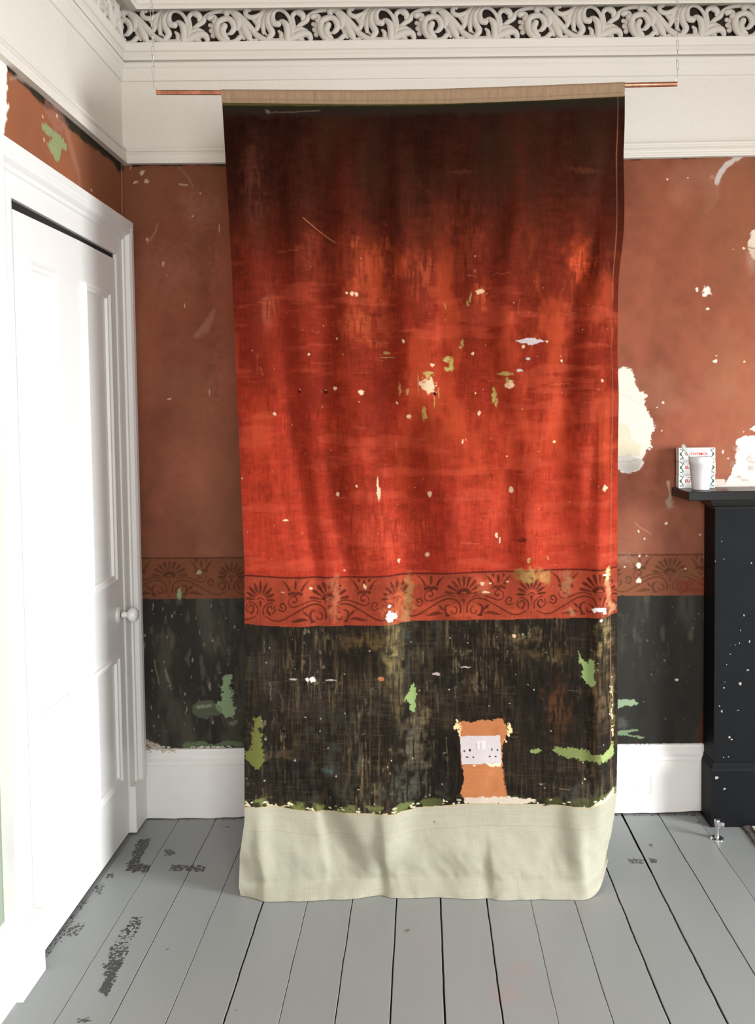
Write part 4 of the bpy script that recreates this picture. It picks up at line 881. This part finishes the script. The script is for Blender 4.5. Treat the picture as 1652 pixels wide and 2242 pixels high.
# white, cream and green chips on the red
for (x, y, rx, ry, c) in ((771, 645, 4, 4, 0), (780, 645, 4, 4, 0), (760, 644, 2.5, 3, 0), (1050, 639, 8, 6, 0), (938, 846, 16, 15, 0), (1115, 841, 8, 9, 0), (1144, 761, 4, 4, 0), (1154, 787, 5, 2.5, 1), (1136, 812, 6, 3, 1), (1195, 749, 3, 3, 0), (946, 799, 3.5, 3.5, 0), (883, 747, 3.5, 4, 0),
                          (677, 777, 3, 3, 0), (737, 741, 2.5, 2.5, 0), (733, 850, 4, 4, 0), (790, 861, 5, 6, 0), (602, 906, 4, 3, 0), (869, 882, 2.5, 3, 0), (895, 912, 6, 5, 0), (1049, 904, 3, 6, 0), (1041, 860, 2.2, 2.2, 0), (1036, 774, 3, 3, 0), (940, 1082, 4, 6, 0), (1121, 1073, 5, 8, 0), (1325, 1069, 6, 7, 0), (829, 1082, 5, 14, 0), (826, 1060, 2, 16, 0),
                          (737, 1083, 3, 4, 0), (781, 1064, 2.5, 3, 0), (1215, 967, 3, 3, 0), (935, 1218, 6, 5, 0), (872, 1231, 4.5, 4, 0), (1089, 1175, 3, 6, 0), (1096, 1186, 2, 7, 0), (1110, 1000, 2, 2, 0), (1012, 966, 2, 5, 0), (1319, 833, 3, 3, 0), (1230, 789, 3, 3, 0), (530, 1047, 2, 2, 0), (625, 1140, 6, 2, 0), (851, 1329, 4, 4, 2), (852, 1341, 3, 2.5, 2), (852, 1354, 9, 9, 2), (858, 1350, 8, 8, 2), (1316, 1336, 13, 4, 2), (1326, 1342, 6, 5, 2), (1304, 1338, 6, 4, 2), (1316, 1360, 3.5, 3, 2), (1326, 1261, 5, 2.5, 2), (797, 1285, 4, 6, 0), (680, 1288, 3, 3, 0), (620, 1295, 4, 1.5, 0), (1056, 1281, 5, 4, 0), (1074, 1280, 3, 2, 0), (1065, 1300, 10, 2.5, 0), (1112, 1276, 4, 1.2, 0), (752, 1251, 2, 2, 0), (671, 1491, 4, 4, 2), (683, 1492, 6, 5, 2), (640, 1490, 8, 2, 1), (722, 1495, 12, 1.6, 1), (1128, 1400, 4, 4, 0), (833, 1490, 6, 4, 3), (1020, 1469, 12, 1.5, 1), (955, 1485, 9, 3, 1)):
    C.blob(x, y, rx, ry, ((196, 170, 138), (170, 160, 154), (216, 210, 208), (160, 108, 74))[c], .95, rough=.45, freq=.16, seed=int(x + y), soft=.18)
C.poly([(1126, 747), (1142, 744), (1150, 741), (1165, 742), (1180, 745), (1190, 748), (1176, 752), (1168, 755), (1160, 757), (1150, 754), (1136, 752)], (172, 162, 164), 1, 2.5, .25, 33)
for (x, y, rx, ry, a) in ((935, 822, 10, 6, .8), (988, 798, 4, 16, .9), (978, 785, 7, 5, .9), (981, 806, 8, 5, .9), (1012, 748, 4, 7, .7), (1008, 760, 3, 3, .7), (1104, 819, 16, 4, .8), (1110, 832, 4, 6, .7), (1081, 864, 4, 16, .9), (1086, 880, 3, 10, .8), (875, 852, 3, 14, .6), (891, 858, 3, 8, .6), (929, 906, 4, 14, .7), (845, 772, 7, 3, .5), (848, 782, 16, 1, .5), (1030, 652, 3, 10, .6), (1024, 664, 3, 6, .5), (975, 668, 2, 8, .4), (960, 860, 2, 12, .4), (950, 878, 1.5, 14, .6), (915, 840, 1, 22, .6), (1158, 1228, 4, 4, .8), (1203, 1226, 2, 5, .7)):
    C.blob(x, y, rx, ry, (158, 148, 84), a, rough=.7, freq=.14, seed=int(x), soft=.3)
for (x, y) in ((655, 857), (712, 858), (952, 862)): C.blob(x, y, 3.2, 4, (40, 16, 14), 1, rough=.3); C.blob(x + 1, y - 3.5, 2.2, 1, (210, 160, 130), .8)
C.blob(1142, 1184, 9, 5, (50, 22, 18), .7, rough=.9, soft=.4)
for kk in range(90): C.blob(rs.uniform(520, 1350), rs.uniform(560, 1250), rs.uniform(.7, 1.6), rs.uniform(.7, 2.4), (196, 140, 108), rs.uniform(.2, .7), rough=.4, seed=kk)
C.stroke([(665, 480), (680, 492), (700, 508), (715, 520), (735, 534)], .9, (168, 110, 80), .6)
C.stroke([(582, 242), (590, 246), (640, 246), (700, 242)], 1.3, (90, 78, 70), .6, rough=1.5); C.blob(586, 245, 4, 5, (100, 86, 76), .6, rough=.6)
for (x, y, rx, ry) in ((1270, 375, 30, 5), (1010, 380, 24, 4)): C.blob(x, y, rx, ry, (92, 50, 34), .4, soft=.9, rough=.9)
# seams: vertical line left of centre on the border and the turned right edge
dv = np.abs(PX - np.interp(PY, [235, 1250, 1780], [1352, 1342, 1343])); m = (smooth((1.3 - dv) / .8) * .5 * (PY < 1770))[..., None]; C.c = C.c * (1 - m) + s2l((150, 100, 70)) * m
# bare canvas
mc = PY > lc(PX) + edg * .25; cn = s2l((158, 157, 140)) * (.90 + .10 * fbm(Xg * 5, Zg * 5, 140, 4) + .10 * fbm(Xg * 40, Zg * 40, 141, 3))[..., None]
C.c[mc] = cn[mc]
hemy = lambda x: lc(x) + np.interp(x, [520, 800, 1000, 1350], [52, 50, 48, 46])
for off, a in ((12, .12), (18, .10), (-30, .14), (-24, .10), (0, .40)): 
    C.stroke([(x, hemy(x) - max(0, off) * 0 + (off if off < 0 else -off * .8)) for x in range(515, 1360, 20)], .9, (140, 132, 112), a, soft=1.2)
m = smooth((lc(PX) + 7 - PY) / 7) * (PY > lc(PX)) * .4; C.c = C.c * (1 - m[..., None]) + s2l((176, 152, 104)) * m[..., None]
for (x, y, rx, ry, c, a) in ((1140, 1966, 60, 4, (150, 110, 120), .6), (1280, 1964, 40, 6, (156, 120, 128), .6), (560, 1966, 60, 5, (150, 140, 120), .4), (712, 1969, 6, 3, (40, 30, 28), 1), (1197, 1769, 7, 2, (60, 40, 34), 1), (1120, 1740, 6, 2, (60, 50, 34), 0), (950, 1806, 2, 2, (80, 70, 60), .8), (1330, 1950, 14, 10, (160, 120, 130), .5)):
    if a: C.blob(x, y, rx, ry, c, a, rough=.7, soft=.5, seed=int(x))
hang = empty('wall_hanging', (0, YC, 0))
tag(hang, 'tall red and black distressed-wall print on canvas, hung from the copper pipe', 'wall hanging')
o = grid_object('printed_canvas', Xg, Yg - YC, Zg, M_print, C.c, parent=hang, flip=False)
# hem pocket round the pipe
pipe_z = lambda x: np.interp(x, [-.757, -.57, -.16, .04, .30, .59, .742], [2.373, 2.3705, 2.364, 2.365, 2.371, 2.379, 2.381])
b = MB(); rings = []
for i in range(161):
    t = i / 160; x = -.5695 + (.5905 + .5695) * t; pz = float(pipe_z(x)); zl = float(zt_line(x)); pk = .0016 * math.sin(i * 2.1) * (.5 + .5 * math.sin(i * .37)) + .0008 * math.sin(i * 5.1)
    ring = [(x, .0045, zl - .003), (x, -.0015, zl - .003), (x, -.0035 + pk, zl + .008), (x, -.0075 + pk, pz - .006), (x, -.0088, pz), (x, -.0068, pz + .0065), (x, 0, pz + .0092), (x, .0068, pz + .0065), (x, .0088, pz), (x, .0068, pz - .007), (x, .005, zl + .006)]
    rings.append(ring)
b.loft(rings, True, False, True); o = b.build('hem_pocket', M_hem, hang); o['label'] = 'plain brown canvas pocket stitched along the top'
b = MB()   # the row of stitches
for i in range(170):
    x = -.562 + 1.145 * i / 169; z = float(zt_line(x)) + .006; b.box(x, -.0058, z - .0004, x + .0045, -.0046, z + .0004)
b.build('stitching', mat('thread', (.25, .17, .10), .9), hang)

# copper pipe
b = MB(); xs_ = np.linspace(-.757, .742, 60)
def ring(x, r): return [(x, YC + r * math.cos(a), float(pipe_z(x)) + r * math.sin(a)) for a in np.linspace(0, 2 * math.pi, 20, endpoint=False)]
b.loft([ring(x, .0068) for x in xs_], True, False, True)
b.loft([ring(x, .0056) for x in xs_], True, False, True)
for x in (xs_[0], xs_[-1]): b.loft([ring(x, .0068), ring(x, .0056)], True, False)
o = b.build('copper_pipe', M_copper, fix=True); rebase(o, (0, YC, 2.365)); tag(o, 'bright copper pipe passed through the hem of the hanging canvas', 'pipe')

# the two chains
def chain(x, zpipe, label, thick, L_, wd):
    root = empty('hanging_chain', (x, YC, ZC)); tag(root, label, 'chain', 'chains holding the copper pipe')
    b = MB()
    def link(r):
        p = []
        for k in range(17):
            a = 2 * math.pi * k / 16; p.append((wd * math.cos(a), 0, (L_ / 2 - wd) * (1 if math.sin(a) > 1e-6 else -1 if math.sin(a) < -1e-6 else 0) + wd * math.sin(a)))
        return p
    b.tube(link(0), thick, 6); l0 = b.build('link', M_steel); z = ZC - .01; k = 0
    pitch = L_ - 2.6 * thick
    while z > zpipe + .052:
        o = l0 if k == 0 else l0.copy()
        if k: col.objects.link(o)
        o.parent = root; o.location = (0, 0, z - ZC - L_ / 2); o.rotation_euler = (0, 0, 0.25 if k % 2 else math.pi / 2 - .15); z -= pitch; k += 1
    sgn = 1 if x < 0 else -1
    b = MB(); b.tube([(0, 0, z - ZC + .004), (0, 0, zpipe + .018 - ZC), (sgn * .010, 0, zpipe + .004 - ZC), (sgn * .025, 0, zpipe - ZC)], .0010, 6); b.build('wire_hook', M_steel, root)
    b = MB(); b.lathe([(.012, 0), (.012, -.003), (.003, -.006), (.003, -.014)], (0, 0, 0), 'Z', 16); b.build('ceiling_hook', M_steel, root)
chain(-.765, 2.373, 'thin steel chain on the door side, running from ceiling to pipe end', .0009, .030, .0036)
chain(.743, 2.383, 'steel chain on the fireplace side, running from ceiling to pipe end', .0009, .030, .0036)

# ------------------------------------------------------------------ fireplace surround
XS0 = .882                                                  # shelf left end
sh_top = 1.175
fp = empty('fireplace_surround', (1.75, D, 0)); tag(fp, 'black painted chimneypiece with moulded shelf at the right of the photo', 'fireplace')
def fchild(b, name, m, bevel=0, parent=fp): 
    o = b.build(name, m, parent, bevel); o.location = -fp.location; return o
sy = D - .205
b = MB(); b.box(XS0, sy, sh_top - .031, 2.62, D, sh_top); fchild(b, 'mantel_shelf', M_shelf, .003)
XP0 = .998                                                    # pilaster left side
pd = .118                                                    # its projection
b = MB()   # bed moulding under the shelf, returned at the end
prof = [(0, sh_top - .068), (.002, sh_top - .060), (.010, sh_top - .056), (.018, sh_top - .044), (.020, sh_top - .031)]
for dd_, z in prof: pass
b.loft([[(XP0 - d, D, z) for d, z in prof], [(XP0 - d, D - pd - d, z) for d, z in prof], [(2.5 + d, D - pd - d, z) for d, z in prof], [(2.5 + d, D, z) for d, z in prof]], False, False)
fchild(b, 'bed_moulding', M_shelf)
for xa, xb in ((XP0, XP0 + .20), (2.30, 2.50)):
    b = MB(); b.box(xa, D - pd, .20, xb, D, sh_top - .058); fchild(b, 'pilaster', M_black, .0015)
    b = MB(); e = .013
    pr = [(0, .225), (.003, .222), (.004, .216), (.011, .206), (.013, .198), (.013, 0)]
    b.loft([[(xa - d, D, z) for d, z in pr], [(xa - d, D - pd - d, z) for d, z in pr], [(xb + d, D - pd - d, z) for d, z in pr], [(xb + d, D, z) for d, z in pr]], False, False)
    pb = fchild(b, 'pilaster_base', M_black)
b = MB(); b.box(XP0 + .20, D - pd + .02, .86, 2.30, D, sh_top - .058); fchild(b, 'frieze_board', M_black, .0015)
b = MB(); b.box(XP0 + .20, D - .05, .0, 1.42, D, .86); b.box(2.08, D - .05, 0, 2.30, D, .86); b.box(1.42, D - .05, .66, 2.08, D, .86); fchild(b, 'iron_insert', M_iron, .004)
b = MB(); b.box(1.42, D - .032, 0, 2.08, D - .024, .66); fchild(b, 'fire_back', M_iron)
b = MB()
for i in range(9): b.tube([(1.46 + i * .0725, D - .06, .10), (1.46 + i * .0725, D - .06, .26)], .006, 6)
b.box(1.43, D - .07, .26, 2.07, D - .05, .275); b.box(1.43, D - .07, .09, 2.07, D - .05, .105); fchild(b, 'fire_bars', M_iron)
b = MB()
def flake(cx, cz, rx, rz, n=9):
    y = D - pd - .0006 - (.013 if cz < .2 else 0)
    vs = [(cx + rx * math.cos(2 * math.pi * k / n) * rs.uniform(.5, 1.1), y, cz + rz * math.sin(2 * math.pi * k / n) * rs.uniform(.5, 1.1)) for k in range(n)]
    b.loft([vs, [(v[0], y + .0012, v[2]) for v in vs]], True, True)
for (px, py, rx, ry) in ((1568, 1703, 5, 4.5), (1585, 1727, 4.5, 2.2), (1583, 1658, 1.6, 1.6), (1594, 1657, 1.4, 1.8), (1644, 1233, 1.8, 2.6), (1620, 1497, 4.5, 5), (1596, 1614, 3, 3), (1601, 1619, 3, 2), (1584, 1506, 2.4, 2), (1579, 1557, 2, 4), (1574, 1546, 1.6, 2), (1579, 1185, 1.6, 1.6), (1584, 1224, 1.8, 1.4), (1598, 1432, 1.5, 1.5), (1590, 1455, 1.2, 1.4), (1609, 1412, 1.6, 1.4), (1618, 1408, 1.6, 2), (1628, 1347, 2.4, 3), (1636, 1467, 3.4, 1.6), (1615, 1555, 2.6, 1), (1640, 1404, 2, 4), (1620, 1380, 1, 2)):
    p = at(px, py, 1, D - pd - (.013 if py > 1680 else 0)); flake(p[0], p[2], rx / 640, ry / 640)
o = b.build('paint_chips', mat('bare_chip', (.32, .32, .31), .8), fp); o.location = -fp.location; tag(o, 'pale chips where the black paint has flaked', kind='stuff')

# hearth
hx = 1.094; hy = 3.128
h = empty('hearth', (1.8, 2.9, 0)); tag(h, 'cream tiled hearth with rough mortar edge in front of the black fireplace', 'hearth')
def hch(b, n, m, bev=0): o = b.build(n, m, h, bev); o.location = -h.location
b = MB(); b.box(hx + .022, 2.62, .0, 2.5, D - .14, .007); hch(b, 'mortar_bed', M_grout)
b = MB(); q0 = [(hx + .004, 3.10), (hx + .030, 2.62)]
b.loft([[(hx - .004 + rs.uniform(-.003, .003), y, 0), (hx + .002 + rs.uniform(-.003, .003), y, .006), (hx + .022, y, .007 + rs.uniform(-.002, .002)), (hx + .03, y, 0)] for y in np.linspace(D - .135, 2.6, 40)], True, True); hch(b, 'mortar_edge', M_grout)
b = MB()
for i in range(9):
    for j in range(3):
        xa = hx + .026 + i * .1525; ya = D - .145 - (j + 1) * .153; b.box(xa, ya, .005, xa + .150, ya + .150, .012)
hch(b, 'hearth_tiles', M_tile, .002)

# ------------------------------------------------------------------ things on the shelf
BX0, BX1 = .893, 1.020; BH = .0472; BY0, BY1 = D - .050, D - .012
labels = ['white toothpaste carton, topmost of the stack of three on the mantel shelf', 'white toothpaste carton, middle one of the stack on the mantel shelf', 'white toothpaste carton, bottom one of the stack, lying on the mantel shelf']
def text_mesh(body, size, bold=0.):
    cu = bpy.data.curves.new('t', 'FONT'); cu.body = body; cu.size = size; cu.align_x = 'LEFT'; cu.offset = bold; cu.resolution_u = 3; cu.extrude = .00015
    to = bpy.data.objects.new('t', cu); col.objects.link(to); dg = bpy.context.evaluated_depsgraph_get()
    me = bpy.data.meshes.new_from_object(to.evaluated_get(dg)); bpy.data.objects.remove(to); bpy.data.curves.remove(cu); return me
def carton():
    t = empty('toothpaste_carton')
    w, d = BX1 - BX0, BY1 - BY0
    b = MB(); b.box(0, 0, 0, w, d, BH - .0006); b.build('carton_body', M_card, t, .0012)
    b = MB(); b.box(-.0008, .002, .0015, 0.0002, d - .003, BH - .003); b.build('end_flap', M_card, t); b = MB(); b.box(w - .0002, .002, .0015, w + .0008, d - .003, BH - .003); b.build('end_flap', M_card, t)
    def put_text(s, x, z, wd, size, m, nm, bold=0.):
        me = text_mesh(s, size, bold); me.name = nm
        xs = [v.co.x for v in me.vertices]; k = wd / (max(xs) - min(xs)); x0 = min(xs)
        me.transform(Matrix(((k, 0, 0, -x0 * k), (0, 1, 0, 0), (0, 0, 1, 0), (0, 0, 0, 1))))
        me.materials.clear(); me.materials.append(m); o = bpy.data.objects.new(nm, me); col.objects.link(o); o.parent = t
        o.rotation_euler = (math.pi / 2, 0, 0); o.location = (x, -.0004, z); return o
    s = w / 840.            # one photographed carton front is 840 zoomed pixels wide
    put_text('EUTHYMOL', 150 * s, BH - 178 * s, 535 * s, .0138, M_red, 'brand_lettering', .00035)
    put_text('ORIGINAL', 205 * s, BH - 78 * s, 165 * s, .0048, M_greyink, 'small_lettering'); put_text('TOOTHPASTE', 420 * s, BH - 78 * s, 230 * s, .0048, M_greyink, 'small_lettering')
    b = MB()
    def L2(pts, r, sub=6):
        q = catmull(pts, sub) if len(pts) > 2 else pts
        b.tube([(p[0] * s, -.0002, BH - p[1] * s) for p in q], [v * s for v in (r if isinstance(r, list) and len(r) == len(q) else list(np.interp(np.linspace(0, 1, len(q)), np.linspace(0, 1, len(r)), r)))] if isinstance(r, list) else r * s, 6, flat=.25)
    for mx in (0, 1):
        g = lambda x: (840 - x) if mx else x
        L2([(g(88), 24), (g(100), 60), (g(80), 100), (g(60), 140), (g(80), 190), (g(100), 230), (g(88), 290)], 3.4)
        for (zz, sg) in ((78, -1), (222, 1)):
            L2([(g(24), zz + sg * 40), (g(52), zz + sg * 42), (g(78), zz + sg * 22), (g(80), zz - sg * 8), (g(58), zz - sg * 42), (g(40), zz - sg * 52)], [8, 11, 6, 6, 9, 16])
            L2([(g(78), zz + sg * 10), (g(104), zz + sg * 26), (g(116), zz + sg * 44)], [5, 6, 2]); L2([(g(96), zz + sg * 4), (g(118), zz + sg * 12)], 4)
        L2([(g(24), 128), (g(44), 150), (g(24), 172)], [8, 22, 8])
    L2([(88, 24), (752, 24)], 3); L2([(88, 290), (752, 290)], 3)
    b.build('green_ornament', M_green, t)
    b = MB()
    for (x0, x1) in ((150, 175), (195, 280), (320, 350), (380, 440), (470, 560)): b.box(x0 * s, -.0003, BH - 252 * s, x1 * s, .0001, BH - 247 * s)
    b.build('fine_print_line', M_greyink, t)
    return t
c0 = carton()
for i in range(3):
    if i == 0: o = c0
    else:
        o = c0.copy(); col.objects.link(o)
        for ch in c0.children:
            d_ = ch.copy(); col.objects.link(d_); d_.parent = o
    o.location = (BX0 + (.0, .0012, .0)[i], BY0 + (0, .001, 0)[i], sh_top + .0002 + BH * i)
    tag(o, labels[2 - i], 'toothpaste carton', 'toothpaste cartons stacked on the mantel shelf')

CYY = D - .135; cc = at(1533, 1060, 1, CYY); CXX = cc[0]
cup = empty('tumbler', (CXX, CYY, sh_top)); tag(cup, 'tapered plain white tumbler standing in front of the cartons on the mantel', 'cup')
b = MB(); b.lathe([(.0005, .003), (.0245, .003), (.0285, .001), (.0290, .004), (.0375, .088), (.0392, .0885), (.0396, .1125), (.0385, .1135), (.0370, .1125), (.0365, .088), (.0270, .006), (.0005, .005)], (0, 0, 0), 'Z', 48)
b.build('cup_body', M_cup, cup)
# toothbrush leaning in the tumbler
tb = empty('toothbrush', (CXX - .02, CYY, sh_top + .01)); tag(tb, 'green toothbrush leaning in the white tumbler with its head up', 'toothbrush')
tp = at(1494, 972, 1, CYY - .002); bt = Vector((CXX + .012, CYY + .002, sh_top + .006)); tpv = Vector((tp[0], CYY - .002, tp[2])); ax = (tpv - bt)
b = MB(); pts = [bt + ax * t for t in (0, .3, .55, .72, .80, .86, .92, .97, 1.)]
b.tube([tuple(p - tb.location) for p in pts], [.0035, .0038, .003, .0024, .0036, .0052, .0056, .0042, .0015], 10, flat=.5); b.build('handle', M_brush, tb)
b = MB()
nrm = Vector((-.75, 0, -.35)).normalized()
side = ax.normalized()
for i in range(9):
    for j in (-1, 0, 1):
        p = bt + ax * (.83 + .018 * i) + Vector((0, j * .0025, 0)) - tb.location
        b.tube([tuple(p), tuple(p + nrm * .0075)], .0012, 5)
b.build('bristles', M_bristle, tb)

# ------------------------------------------------------------------ chrome pipe tail in the floor
vp = at(1569, 1836, 2, 0)
vl = empty('pipe_fitting', (vp[0], vp[1], 0)); tag(vl, 'small chrome elbow fitting rising from the floorboards beside the fireplace', 'pipe fitting')
b = MB(); b.lathe([(.0235, 0), (.0235, .0015), (.021, .0035), (.016, .005), (.010, .006), (.009, .006)], (0, 0, 0), 'Z', 32); b.build('floor_collar', M_chrome, vl)
b = MB(); b.lathe([(.0075, .004), (.0075, .045), (.0095, .048), (.0098, .060), (.0088, .066), (.004, .067)], (0, 0, 0), 'Z', 24)
b.build('pipe_stem', M_chrome, vl)
b = MB(); b.tube([(0, 0, .038), (.004, -.002, .047), (.013, -.004, .052), (.017, -.005, .052)], [.006, .0085, .0085, .0085], 16); b.tube([(.015, -.005, .052), (.022, -.007, .052)], .0105, 8, sm=False)
b.build('side_outlet', M_chrome, vl)
